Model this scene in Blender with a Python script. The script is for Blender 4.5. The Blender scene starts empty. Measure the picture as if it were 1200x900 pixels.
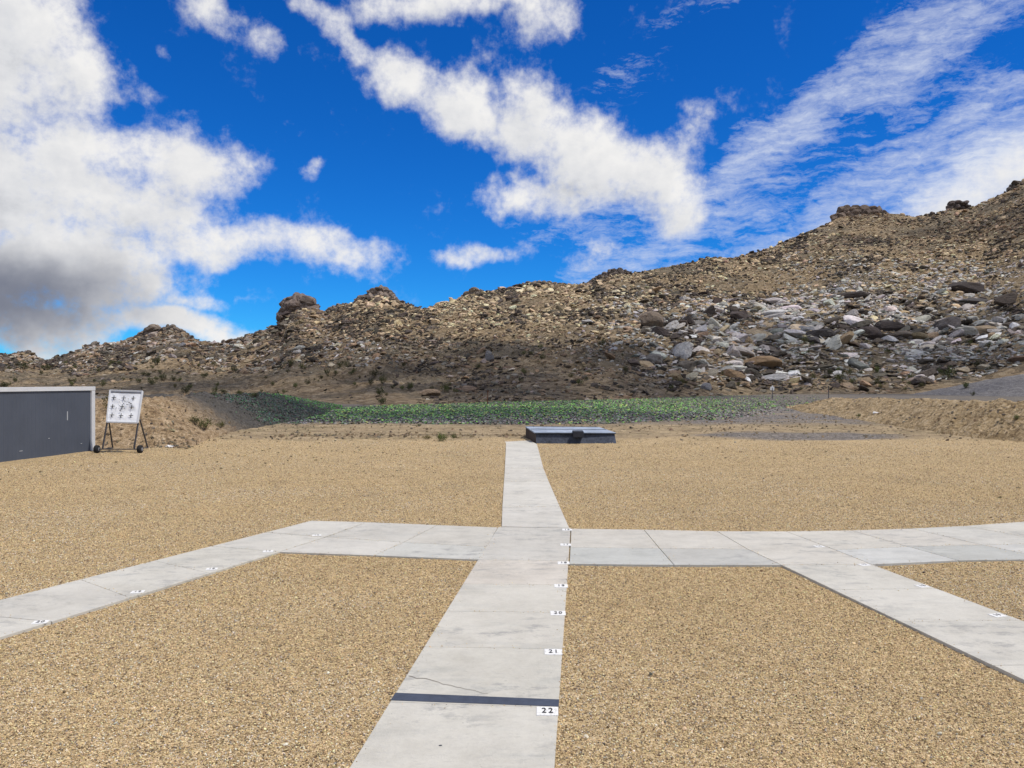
import bpy, bmesh, math, random
import numpy as np
from mathutils import Vector, Matrix, Euler
R = math.radians
rng = np.random.default_rng(7)
random.seed(7)
SC = bpy.context.scene
COL = SC.collection

# ------------------------------------------------------------------ camera, light, exposure
F = 940.0            # focal length for a 1200 px wide picture
CAMZ = 1.834         # eye height
HY = 448.0           # horizon row
cam_d = bpy.data.cameras.new('camera'); cam = bpy.data.objects.new('camera', cam_d); COL.objects.link(cam)
cam_d.sensor_width = 36.0; cam_d.lens = F / 1200.0 * 36.0
cam_d.clip_start = 0.05; cam_d.clip_end = 9000
cam.location = (0, 0, CAMZ)
cam.rotation_euler = (R(90) - math.atan((450 - HY) / F), 0, 0)
SC.camera = cam

SUN_EL, SUN_AZ = 62.0, 112.0      # azimuth clockwise from +Y (view direction)
sv = Vector((math.sin(R(SUN_AZ)) * math.cos(R(SUN_EL)), math.cos(R(SUN_AZ)) * math.cos(R(SUN_EL)), math.sin(R(SUN_EL))))
sl = bpy.data.lights.new('sun', 'SUN'); so = bpy.data.objects.new('sun', sl); COL.objects.link(so)
sl.energy = 3.7; sl.angle = R(0.5); sl.color = (1.0, 0.945, 0.86)
so.rotation_euler = sv.to_track_quat('Z', 'Y').to_euler(); so.location = (0, 0, 50)
SC.view_settings.view_transform = 'Standard'; SC.view_settings.look = 'None'
SC.view_settings.exposure = -0.08; SC.view_settings.gamma = 1.0
SC.cycles.max_bounces = 5; SC.cycles.transparent_max_bounces = 24
SC.cycles.diffuse_bounces = 3

# ------------------------------------------------------------------ node helpers
class NT:
    def __init__(s, tree): s.t = tree; s.n = tree.nodes; s.l = tree.links
    def add(s, typ, **kw):
        nd = s.n.new(typ)
        for k, v in kw.items(): setattr(nd, k, v)
        return nd
    def put(s, sock, v):
        if isinstance(v, bpy.types.NodeSocket): s.l.new(v, sock)
        elif v is not None: sock.default_value = v
    def math(s, op, a, b=None, c=None, clamp=False):
        nd = s.add('ShaderNodeMath', operation=op, use_clamp=clamp)
        for i, v in enumerate((a, b, c)): s.put(nd.inputs[i], v)
        return nd.outputs[0]
    def chain(s, vec, prev):
        # keeps the shader's working memory small: this branch is evaluated after PREV
        if prev is None: return vec
        nd = s.add('ShaderNodeVectorMath', operation='MULTIPLY_ADD')
        s.put(nd.inputs[0], prev); nd.inputs[1].default_value = (1e-7,) * 3; s.put(nd.inputs[2], vec)
        return nd.outputs[0]
    def vmath(s, op, a, b=None, scale=None):
        nd = s.add('ShaderNodeVectorMath', operation=op)
        s.put(nd.inputs[0], a); s.put(nd.inputs[1], b)
        if scale is not None: s.put(nd.inputs['Scale'], scale)
        return nd.outputs['Value'] if op in ('LENGTH', 'DOT_PRODUCT', 'DISTANCE') else nd.outputs['Vector']
    def mix(s, f, a, b, typ='RGBA', blend='MIX'):
        nd = s.add('ShaderNodeMix', data_type=typ)
        if typ == 'RGBA': nd.blend_type = blend
        i = {'FLOAT': 2, 'VECTOR': 4, 'RGBA': 6}[typ]
        s.put(nd.inputs[0], f)
        def c(v): return tuple(v) + (1,) if typ == 'RGBA' and isinstance(v, (tuple, list)) and len(v) == 3 else v
        s.put(nd.inputs[i], c(a)); s.put(nd.inputs[i + 1], c(b))
        return nd.outputs[{'FLOAT': 0, 'VECTOR': 1, 'RGBA': 2}[typ]]
    def noise(s, vec, scale, detail=4, rough=.55, dist=0, w=None):
        nd = s.add('ShaderNodeTexNoise')
        if w is not None: nd.noise_dimensions = '4D'; nd.inputs['W'].default_value = w
        s.put(nd.inputs['Vector'], vec); s.put(nd.inputs['Scale'], scale); s.put(nd.inputs['Detail'], detail)
        s.put(nd.inputs['Roughness'], rough); s.put(nd.inputs['Distortion'], dist)
        return nd.outputs[0], nd.outputs[1]
    def voro(s, vec, scale, feature='F1', rnd=1.0):
        nd = s.add('ShaderNodeTexVoronoi', feature=feature)
        s.put(nd.inputs['Vector'], vec); s.put(nd.inputs['Scale'], scale); s.put(nd.inputs['Randomness'], rnd)
        return nd
    def ramp(s, f, stops, interp='LINEAR'):
        nd = s.add('ShaderNodeValToRGB'); cr = nd.color_ramp; cr.interpolation = interp
        while len(cr.elements) < len(stops): cr.elements.new(.5)
        for e, (p, c) in zip(cr.elements, stops):
            e.position = p; e.color = (c, c, c, 1) if isinstance(c, (int, float)) else tuple(c) + (1,)
        s.put(nd.inputs[0], f)
        return nd.outputs[0]
    def maprange(s, v, a, b, c=0., d=1., mode='SMOOTHSTEP'):
        nd = s.add('ShaderNodeMapRange', interpolation_type=mode, clamp=True) if mode == 'LINEAR' else s.add('ShaderNodeMapRange', interpolation_type=mode)
        for i, x in enumerate((v, a, b, c, d)): s.put(nd.inputs[i], x)
        return nd.outputs[0]
    def sep(s, v):
        nd = s.add('ShaderNodeSeparateXYZ'); s.put(nd.inputs[0], v); return nd.outputs
    def comb(s, x, y, z):
        nd = s.add('ShaderNodeCombineXYZ')
        for i, v in enumerate((x, y, z)): s.put(nd.inputs[i], v)
        return nd.outputs[0]
    def bump(s, h, strength, dist, normal=None):
        nd = s.add('ShaderNodeBump'); s.put(nd.inputs['Strength'], strength); s.put(nd.inputs['Distance'], dist)
        s.put(nd.inputs['Height'], h)
        if normal is not None: s.put(nd.inputs['Normal'], normal)
        return nd.outputs[0]

def material(name):
    m = bpy.data.materials.new(name); m.use_nodes = True
    t = NT(m.node_tree); b = m.node_tree.nodes['Principled BSDF']
    b.inputs['Roughness'].default_value = .9
    try: b.inputs['Specular IOR Level'].default_value = .25
    except Exception: pass
    return m, t, b

# ------------------------------------------------------------------ sky
def azel(px, py):
    u = (px - 600) / F; v = (HY - py) / F
    return math.degrees(math.atan(u)), math.degrees(math.atan(v / math.hypot(1, u)))

def build_world():
    w = bpy.data.worlds.new('World'); SC.world = w; w.use_nodes = True
    w.cycles.sampling_method = 'MANUAL'; w.cycles.sample_map_resolution = 256
    t = NT(w.node_tree); bg = w.node_tree.nodes['Background']
    sky = t.add('ShaderNodeTexSky'); sky.sky_type = 'NISHITA'; sky.sun_disc = False
    sky.sun_elevation = R(SUN_EL); sky.sun_rotation = R(SUN_AZ)
    sky.altitude = 1800; sky.air_density = 1.0; sky.dust_density = 0.15; sky.ozone_density = 3.0
    STR = .11
    bg.inputs['Strength'].default_value = STR
    hs = t.add('ShaderNodeHueSaturation'); hs.inputs['Saturation'].default_value = 1.3; hs.inputs['Value'].default_value = 1.0
    t.l.new(sky.outputs[0], hs.inputs['Color'])
    skyc = t.mix(1.0, hs.outputs[0], SKYTINT, blend='MULTIPLY')
    # direction -> azimuth / elevation in degrees
    tc = t.add('ShaderNodeTexCoord'); D = tc.outputs['Generated']
    # ---- node group: cloud density as a function of (az, el)
    g = bpy.data.node_groups.new('cloud_density', 'ShaderNodeTree')
    g.interface.new_socket('AE', in_out='INPUT', socket_type='NodeSocketVector')
    g.interface.new_socket('Density', in_out='OUTPUT', socket_type='NodeSocketFloat')
    G = NT(g); gi = G.add('NodeGroupInput'); go = G.add('NodeGroupOutput')
    AE = gi.outputs[0]
    _, wc = G.noise(AE, .16, 3, .55)
    off = G.vmath('SCALE', G.vmath('SUBTRACT', wc, (.5, .5, .5)), scale=5.0)
    AEw = G.vmath('ADD', AE, off)
    # cumulus blobs (px, py, rx, ry, rot, weight) as seen in the photograph
    blobs = CUMULUS
    acc = None
    for (px, py, rx, ry, rot, wt) in blobs:
        a, e = azel(px, py)
        mp = G.add('ShaderNodeMapping', vector_type='TEXTURE')
        G.put(mp.inputs['Vector'], G.chain(AEw, acc))
        mp.inputs['Location'].default_value = (a, e, 0)
        mp.inputs['Rotation'].default_value = (0, 0, R(rot))
        mp.inputs['Scale'].default_value = (rx * .0605, ry * .0605, 1)
        xy = G.vmath('MULTIPLY', mp.outputs[0], (1, 1, 0))
        d = G.vmath('LENGTH', xy)
        v = G.maprange(d, 0.0, 1.5, wt, 0.0, 'SMOOTHERSTEP')
        acc = v if acc is None else G.math('SMOOTH_MAX', acc, v, .25)
    # rest of the dome: broken cloud outside what the picture shows
    s = G.sep(AE)
    outside = G.math('MAXIMUM', G.maprange(G.math('ABSOLUTE', s[0]), 34., 48.), G.maprange(s[1], 25., 36.))
    ob, _ = G.noise(AE, .045, 3, .5)
    acc = G.math('MAXIMUM', acc, G.math('MULTIPLY', outside, G.maprange(ob, .36, .56, 0., .95)))
    n1, _ = G.noise(AE, .30, 6, .60)
    n2, _ = G.noise(AE, 1.7, 4, .62)
    n = G.math('ADD', G.math('MULTIPLY', G.math('SUBTRACT', n1, .5), 1.25), G.math('MULTIPLY', G.math('SUBTRACT', n2, .5), .42))
    dens = G.math('ADD', G.math('SUBTRACT', acc, .36), G.math('MULTIPLY', n, G.maprange(acc, .0, .25, 0., 1.)))
    G.l.new(dens, go.inputs[0])
    sp = t.sep(D)
    az = t.math('MULTIPLY', t.math('ARCTAN2', sp[0], sp[1]), 57.2958)
    el = t.math('MULTIPLY', t.math('ARCSINE', sp[2]), 57.2958)
    ae = t.comb(az, el, 0)
    def dens(vec):
        gn = t.add('ShaderNodeGroup'); gn.node_tree = g; t.put(gn.inputs[0], vec); return gn.outputs[0]
    d0 = dens(ae)
    ae1 = t.chain(ae, d0)
    d1 = dens(t.vmath('ADD', ae1, (1.0, 1.7, 0)))
    ae = t.chain(ae, d1)
    mask = t.maprange(d0, -.10, .58)
    # light tops, grey undersides: thickness above the point
    thick = t.maprange(t.math('ADD', t.math('MULTIPLY', d1, 1.0), t.math('MULTIPLY', d0, .12)), .15, 1.15, 0., 1., 'LINEAR')
    # heavy dark base low on the left
    a0, e0 = azel(20, 350)
    mp = t.add('ShaderNodeMapping', vector_type='TEXTURE'); t.put(mp.inputs['Vector'], t.vmath('ADD', ae, t.vmath('SCALE', t.vmath('SUBTRACT', t.noise(ae, .25, 4)[1], (.5, .5, .5)), scale=4.)))
    mp.inputs['Location'].default_value = (a0 - 3, e0, 0); mp.inputs['Scale'].default_value = (13, 3.9, 1)
    dark = t.maprange(t.vmath('LENGTH', t.vmath('MULTIPLY', mp.outputs[0], (1, 1, 0))), .25, 1.15, 1., 0.)
    gs, _ = t.noise(t.vmath('MULTIPLY', ae, (.8, 1.3, 1.)), .32, 5, .55)
    thick2 = t.math('ADD', t.math('MULTIPLY', thick, .62), t.math('MULTIPLY', t.math('SUBTRACT', gs, .45), .85), clamp=True)
    cc = t.ramp(thick2, [(0, (.99, .98, .97)), (.4, (.80, .81, .84)), (.75, (.52, .54, .59)), (1, (.33, .35, .41))])
    cc = t.mix(t.math('MULTIPLY', dark, .88), cc, (.16, .18, .25))
    cc = t.mix(1.0, cc, (CLOUDB / STR,) * 3, blend='MULTIPLY')
    # ---- cirrus: long streaks, right half
    cir = None
    aec = t.vmath('ADD', ae, t.vmath('SCALE', t.vmath('SUBTRACT', t.noise(ae, .22, 4)[1], (.5, .5, .5)), scale=4.0))
    for (px, py, rx, ry, rot, wt) in CIRRUS:
        a, e = azel(px, py)
        mp = t.add('ShaderNodeMapping', vector_type='TEXTURE')
        t.put(mp.inputs['Vector'], t.chain(aec, cir))
        mp.inputs['Location'].default_value = (a, e, 0); mp.inputs['Rotation'].default_value = (0, 0, R(rot))
        mp.inputs['Scale'].default_value = (rx * .0605, ry * .0605, 1)
        d = t.vmath('LENGTH', t.vmath('MULTIPLY', mp.outputs[0], (1, 1, 0)))
        v = t.maprange(d, .1, 1.3, wt, 0.)
        cir = v if cir is None else t.math('MAXIMUM', cir, v)
    mp = t.add('ShaderNodeMapping'); t.put(mp.inputs['Vector'], ae)
    mp.inputs['Rotation'].default_value = (0, 0, R(-30)); mp.inputs['Scale'].default_value = (.16, .85, 1)
    _, wv = t.noise(ae, .3, 4, .6)
    mv = t.vmath('ADD', mp.outputs[0], t.vmath('SCALE', wv, scale=1.3))
    c1, _ = t.noise(mv, 1.5, 9, .70)
    mp2 = t.add('ShaderNodeMapping'); t.put(mp2.inputs['Vector'], ae)
    mp2.inputs['Rotation'].default_value = (0, 0, R(-8)); mp2.inputs['Scale'].default_value = (.5, 1.5, 1)
    c2, _ = t.noise(t.vmath('ADD', mp2.outputs[0], wv), 1.3, 7, .7)
    cn = t.math('ADD', t.math('MULTIPLY', c1, .62), t.math('MULTIPLY', c2, .38))
    cm = t.maprange(t.math('ADD', cn, t.math('MULTIPLY', cir, .33)), .60, .98, 0., 1., 'LINEAR')
    cm = t.math('MULTIPLY', cm, t.maprange(cir, 0., .35, 0., .92))
    col = t.mix(cm, skyc, (.78 * CLOUDB / STR, .84 * CLOUDB / STR, .97 * CLOUDB / STR))
    col = t.mix(mask, col, cc)
    t.l.new(col, bg.inputs['Color'])

SKYTINT = (.15, .76, 1.30)
CLOUDB = .95
CUMULUS = [
    # big bank, left
    (0, 40, 110, 120, 0, 1.0), (95, 75, 62, 62, 0, .8), (150, 104, 46, 20, 0, .62), (0, 200, 160, 120, 0, 1.0),
    (200, 188, 105, 50, -5, .9), (285, 185, 46, 34, 0, .62), (140, 240, 150, 55, 0, .95), (60, 310, 170, 70, 0, 1.1),
    (250, 280, 170, 38, 0, .85), (390, 298, 95, 34, -8, .78), (0, 370, 150, 46, 0, 1.0), (190, 374, 130, 28, -5, .95),
    (280, 387, 78, 22, 0, .85), (232, 349, 52, 15, 0, .62), (70, 408, 90, 14, 0, .7),
    # small wisps
    (245, 8, 58, 30, -30, .66), (307, 48, 36, 22, -10, .52), (368, 190, 20, 15, 0, .52), (386, 108, 30, 9, -70, .44), (195, 62, 14, 8, -50, .42),
    # top centre arm
    (370, 12, 70, 26, -25, .70), (425, 45, 60, 22, -38, .74), (540, 0, 170, 30, 0, .85), (640, 22, 62, 44, 20, .74),
    # central diagonal cloud
    (480, 92, 62, 38, -15, .84), (545, 118, 80, 52, -12, .97), (610, 145, 80, 62, -10, 1.0), (690, 180, 90, 66, -25, 1.05), (640, 228, 100, 36, 6, .86),
    (750, 200, 84, 56, -20, .96), (795, 235, 66, 46, -20, .80), (805, 160, 60, 36, 50, .50),
    # low small ones
    (560, 298, 92, 20, 8, .64), (690, 298, 44, 22, 10, .52), (735, 272, 50, 18, 10, .46),
    # right, white sheet above the ridge
    (1165, 205, 110, 50, 24, .60),
]
CIRRUS = [
    (930, 150, 300, 36, 34, .95), (1080, 60, 200, 46, 32, .9), (1010, 225, 280, 34, 27, .85), (1130, 140, 190, 30, 25, .8),
    (780, 290, 220, 40, 22, .8), (1160, 205, 150, 66, 24, 1.35), (960, 265, 150, 22, 26, .9), (810, 10, 90, 16, 10, .45),
    (740, 85, 70, 34, 20, .36), (870, 240, 210, 70, 28, .46), (1060, 160, 200, 50, 28, .42), (700, 250, 130, 46, 12, .55), (1000, 95, 150, 20, 30, .55),
]
build_world()

# ------------------------------------------------------------------ numeric noise
def _hash(ix, iy, seed):
    h = (ix.astype(np.int64) * 374761393 + iy.astype(np.int64) * 668265263 + seed * 1442695041) & 0xFFFFFFFF
    h = ((h ^ (h >> 13)) * 1274126177) & 0xFFFFFFFF
    h = h ^ (h >> 16)
    return (h & 0xFFFFFF) / float(0xFFFFFF)
def vnoise(x, y, seed=0):
    x = np.asarray(x, float); y = np.asarray(y, float)
    ix = np.floor(x); iy = np.floor(y); fx = x - ix; fy = y - iy
    fx = fx * fx * (3 - 2 * fx); fy = fy * fy * (3 - 2 * fy)
    a = _hash(ix, iy, seed); b = _hash(ix + 1, iy, seed); c = _hash(ix, iy + 1, seed); d = _hash(ix + 1, iy + 1, seed)
    return (a + (b - a) * fx) * (1 - fy) + (c + (d - c) * fx) * fy
def fbm(x, y, oct=4, seed=0, gain=.5):
    s = 0; a = 1; tot = 0
    for i in range(oct):
        s = s + a * (vnoise(x, y, seed + i * 17) - .5); tot += a; a *= gain; x = x * 2.03 + 11.3; y = y * 2.03 + 5.7
    return s / tot * 2        # about -1..1
def sstep(a, b, x):
    t = np.clip((x - a) / (b - a), 0, 1); return t * t * (3 - 2 * t)

def P(px, py, z=0.0):
    Y = (CAMZ - z) * F / (py - HY)
    return np.array([(px - 600) * Y / F, Y, z])

# ------------------------------------------------------------------ object helpers
def link(name, me, parent=None, mat=None):
    o = bpy.data.objects.new(name, me); COL.objects.link(o)
    if parent is not None: o.parent = parent
    if mat is not None and me is not None and len(me.materials) == 0: me.materials.append(mat)
    return o
def empty(name, loc=(0, 0, 0), rz=0):
    o = bpy.data.objects.new(name, None); COL.objects.link(o); o.location = loc; o.rotation_euler = (0, 0, rz)
    o.empty_display_size = .3
    return o
def tag(o, label=None, cat=None, group=None, kind=None):
    if label: o['label'] = label
    if cat: o['category'] = cat
    if group: o['group'] = group
    if kind: o['kind'] = kind
    return o
def mesh_np(name, V, Fc, smooth=False):
    me = bpy.data.meshes.new(name)
    V = np.asarray(V, np.float32); Fc = np.asarray(Fc, np.int32)
    me.vertices.add(len(V)); me.vertices.foreach_set('co', V.ravel())
    k = Fc.shape[1]
    me.loops.add(Fc.size); me.loops.foreach_set('vertex_index', Fc.ravel())
    me.polygons.add(len(Fc)); me.polygons.foreach_set('loop_start', np.arange(0, Fc.size, k, dtype=np.int32))
    me.polygons.foreach_set('loop_total', np.full(len(Fc), k, np.int32))
    me.update(calc_edges=True)
    me.polygons.foreach_set('use_smooth', np.full(len(Fc), smooth, bool))
    return me
def grid_faces(nr, nc):
    i = np.arange(nr - 1)[:, None] * nc + np.arange(nc - 1)[None, :]
    return np.stack([i, i + 1, i + nc + 1, i + nc], -1).reshape(-1, 4)
def prism(name, pts, z0, z1, mat, parent=None, bevel=0.0):
    bm = bmesh.new()
    vt = [bm.verts.new((p[0], p[1], z1)) for p in pts]; vb = [bm.verts.new((p[0], p[1], z0)) for p in pts]
    bm.faces.new(vt); bm.faces.new(vb[::-1])
    n = len(pts)
    for i in range(n): bm.faces.new((vt[i], vb[i], vb[(i + 1) % n], vt[(i + 1) % n]))
    bmesh.ops.recalc_face_normals(bm, faces=bm.faces)
    if bevel:
        te = [e for e in bm.edges if all(v in vt for v in e.verts)]
        bmesh.ops.bevel(bm, geom=te, offset=bevel, segments=2, affect='EDGES', profile=.6)
    me = bpy.data.meshes.new(name); bm.to_mesh(me); bm.free()
    return link(name, me, parent, mat)
def box_bm(bm, c, s, rot=None):
    M = Matrix.Translation(c) @ (rot.to_matrix().to_4x4() if rot else Matrix()) @ Matrix.Diagonal((s[0], s[1], s[2], 1))
    return bmesh.ops.create_cube(bm, size=1, matrix=M)['verts']
def bm_obj(name, bm, mat, parent=None, bevel=0.0, smooth=False):
    if bevel: bmesh.ops.bevel(bm, geom=bm.edges[:], offset=bevel, segments=2, affect='EDGES', profile=.7)
    bmesh.ops.recalc_face_normals(bm, faces=bm.faces)
    me = bpy.data.meshes.new(name); bm.to_mesh(me); bm.free()
    if smooth:
        for p in me.polygons: p.use_smooth = True
    return link(name, me, parent, mat)
def bar(name, a, b, w, mat, parent=None, round_=False, h=None):
    a = Vector(a); b = Vector(b); d = b - a
    bm = bmesh.new()
    q = d.to_track_quat('Z', 'Y')
    M = Matrix.Translation((a + b) / 2) @ q.to_matrix().to_4x4()
    if round_: bmesh.ops.create_cone(bm, cap_ends=True, segments=10, radius1=w / 2, radius2=w / 2, depth=d.length, matrix=M)
    else: bmesh.ops.create_cube(bm, size=1, matrix=M @ Matrix.Diagonal((w, h or w, d.length, 1)))
    return bm_obj(name, bm, mat, parent, bevel=0 if round_ else w * .08)

# ------------------------------------------------------------------ materials
def mat_ground():
    m, t, b = material('ground_mix')
    geo = t.add('ShaderNodeNewGeometry'); Pp = geo.outputs['Position']
    P2 = t.vmath('MULTIPLY', Pp, (1, 1, 0))
    s = t.sep(P2); X, Y = s[0], s[1]
    # --- pea gravel: stones of about a centimetre
    wv = t.vmath('SCALE', t.vmath('SUBTRACT', t.noise(P2, 60., 2)[1], (.5, .5, .5)), scale=.010)
    Pw = t.vmath('ADD', P2, wv)
    v1 = t.voro(Pw, 95.); v2 = t.voro(Pw, 42.); v3 = t.voro(Pw, 17.)
    c1 = t.sep(v1.outputs['Color'])[0]; c2 = t.sep(v2.outputs['Color'])[1]; c3 = t.sep(v3.outputs['Color'])[1]
    mixv = t.math('ADD', t.math('MULTIPLY', c1, .58), t.math('ADD', t.math('MULTIPLY', c2, .30), t.math('MULTIPLY', c3, .12)))
    gcol = t.ramp(mixv, [(.08, (.075, .055, .032)), (.30, (.28, .20, .105)), (.5, (.47, .345, .185)), (.72, (.60, .455, .265)), (.92, (.74, .60, .40))])
    big, _ = t.noise(P2, .55, 5, .6); mid, _ = t.noise(P2, 3.2, 5, .65)
    gcol = t.mix(1., gcol, t.ramp(t.math('ADD', t.math('MULTIPLY', big, .6), t.math('MULTIPLY', mid, .4)), [(.3, (.80, .79, .78)), (.5, (1, 1, 1)), (.7, (1.10, 1.08, 1.05))]), blend='MULTIPLY')
    gpatch, _ = t.noise(P2, .33, 6, .7)
    gcol = t.mix(t.maprange(gpatch, .56, .72, 0., .45), gcol, t.mix(1., gcol, (.72, .80, .86), blend='MULTIPLY'))
    # sparse weeds further out on the gravel
    wd, _ = t.noise(t.vmath('MULTIPLY', P2, (1., .7, 1.)), 2.2, 7, .75)
    wmask = t.math('MULTIPLY', t.maprange(wd, .58, .70), t.maprange(Y, 12., 20., 0., .5))
    gcol = t.mix(wmask, gcol, (.20, .16, .085))
    # --- rough dirt
    dn, _ = t.noise(P2, 1.6, 9, .7); dn2, _ = t.noise(t.vmath('MULTIPLY', P2, (.35, 1., 1.)), 1.1, 7, .68); dn3, _ = t.noise(P2, 9., 5, .7)
    dcol = t.ramp(t.math('ADD', t.math('MULTIPLY', dn, .5), t.math('MULTIPLY', t.math('ADD', dn2, dn3), .25)), [(.36, (.13, .095, .055)), (.46, (.30, .225, .135)), (.56, (.45, .345, .21)), (.66, (.62, .50, .33))])
    ol, _ = t.noise(t.vmath('MULTIPLY', P2, (.5, 1.4, 1.)), .55, 8, .72)
    dcol = t.mix(t.maprange(ol, .50, .62, 0., .6), dcol, (.17, .145, .075))
    # --- grey shard and crushed stone ground
    vg = t.voro(P2, 14.); cg = t.sep(vg.outputs['Color'])[0]
    scol = t.ramp(t.math('ADD', t.math('MULTIPLY', cg, .6), t.math('MULTIPLY', dn3, .4)), [(.2, (.055, .055, .055)), (.5, (.17, .155, .145)), (.8, (.32, .29, .27))])
    # --- where each lies
    edge, _ = t.noise(P2, .35, 5, .6)
    e2 = t.math('MULTIPLY', t.math('SUBTRACT', edge, .5), 5.0)
    ye = t.math('ADD', Y, e2)
    isdirt = t.maprange(ye, 25.2, 26.6)
    col = t.mix(isdirt, gcol, dcol)
    g1 = t.math('MULTIPLY', t.maprange(ye, 33., 38.), t.maprange(t.math('ADD', edge, t.math('MULTIPLY', dn2, .6)), .58, .85, .35, .95))
    col = t.mix(g1, col, scol)
    # grey gravel drift right of the bunker
    dx = t.math('DIVIDE', t.math('SUBTRACT', X, 9.7), 3.6); dy = t.math('DIVIDE', t.math('SUBTRACT', Y, 27.2), 1.8)
    rr = t.math('SQRT', t.math('ADD', t.math('MULTIPLY', dx, dx), t.math('MULTIPLY', dy, dy)))
    col = t.mix(t.maprange(t.math('ADD', rr, t.math('MULTIPLY', t.math('SUBTRACT', dn2, .5), 1.4)), .75, 1.15, .85, 0.), col, scol)
    far = t.maprange(ye, 52., 60.)
    col = t.mix(far, col, t.ramp(dn2, [(.35, (.10, .09, .08)), (.55, (.17, .15, .125)), (.7, (.25, .21, .165))]))
    t.l.new(col, b.inputs['Base Color'])
    # relief
    hgt = t.math('ADD', t.math('MULTIPLY', v1.outputs['Distance'], -.006), t.math('ADD', t.math('MULTIPLY', v2.outputs['Distance'], -.010), t.math('MULTIPLY', c1, .005)))
    hgt = t.math('ADD', hgt, t.math('ADD', t.math('MULTIPLY', mid, .006), t.math('MULTIPLY', dn, t.math('MULTIPLY', isdirt, .18))))
    nb = t.bump(hgt, 1.0, 1.0)
    t.l.new(nb, b.inputs['Normal']); b.inputs['Roughness'].default_value = .95
    return m
def mat_dirt(name, c0, c1, c2, scale=1.0, bumpd=.25, grey=None):
    m, t, b = material(name)
    geo = t.add('ShaderNodeNewGeometry'); Pp = geo.outputs['Position']
    n1, _ = t.noise(Pp, 1.3 * scale, 9, .7); n2, _ = t.noise(Pp, 7. * scale, 6, .7)
    v = t.voro(Pp, 9. * scale); vc = t.sep(v.outputs['Color'])[0]
    f = t.math('ADD', t.math('MULTIPLY', n1, .5), t.math('ADD', t.math('MULTIPLY', n2, .35), t.math('MULTIPLY', vc, .15)))
    col = t.ramp(f, [(.36, c0), (.49, c1), (.62, c2)])
    if grey is not None:
        y0, y1, gc = grey
        s = t.sep(Pp)
        gm = t.maprange(t.math('ADD', s[1], t.math('MULTIPLY', n1, 4.)), y0, y1)
        col = t.mix(gm, col, t.mix(vc, gc, tuple(c * 1.8 for c in gc)))
    t.l.new(col, b.inputs['Base Color'])
    t.l.new(t.bump(t.math('ADD', n1, t.math('MULTIPLY', n2, .4)), 1.0, bumpd), b.inputs['Normal'])
    return m
def mat_rock(name, source):
    m, t, b = material(name)
    if source == 'inst':
        at = t.add('ShaderNodeAttribute', attribute_type='INSTANCER', attribute_name='tint'); base = at.outputs['Color']
    else:
        oi = t.add('ShaderNodeObjectInfo'); base = oi.outputs['Color']
    tc = t.add('ShaderNodeTexCoord'); geo = t.add('ShaderNodeNewGeometry')
    V = t.vmath('ADD', tc.outputs['Object'], t.vmath('SCALE', base, scale=37.))
    n1, _ = t.noise(V, 1.6, 6, .65); n2, _ = t.noise(V, 6., 7, .72)
    k = t.ramp(n2, [(.3, .62), (.5, 1.), (.72, 1.28)])
    col = t.mix(1., base, k, blend='MULTIPLY')
    col = t.mix(t.maprange(n1, .54, .66, 0., .75), col, t.mix(1., col, (.42, .34, .28), blend='MULTIPLY'))   # desert varnish
    col = t.mix(t.maprange(t.noise(V, 2.6, 5, .6, w=3.)[0], .60, .72, 0., .45), col, (.42, .38, .33))
    t.l.new(col, b.inputs['Base Color'])
    cr = t.voro(t.vmath('ADD', V, t.vmath('SCALE', t.noise(V, 2.)[1], scale=.5)), 1.9, 'DISTANCE_TO_EDGE')
    crk = t.maprange(cr.outputs['Distance'], 0., .05, 0., 1., 'LINEAR')
    h = t.math('ADD', t.math('MULTIPLY', n2, .16), t.math('ADD', t.math('MULTIPLY', n1, .2), t.math('MULTIPLY', crk, .06)))
    t.l.new(t.bump(h, 1., 1.0), b.inputs['Normal'])
    return m
def mat_pebble():
    m, t, b = material('pebble_stone')
    at = t.add('ShaderNodeAttribute', attribute_type='INSTANCER', attribute_name='tint')
    t.l.new(at.outputs['Color'], b.inputs['Base Color']); b.inputs['Roughness'].default_value = .75
    return m
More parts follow.
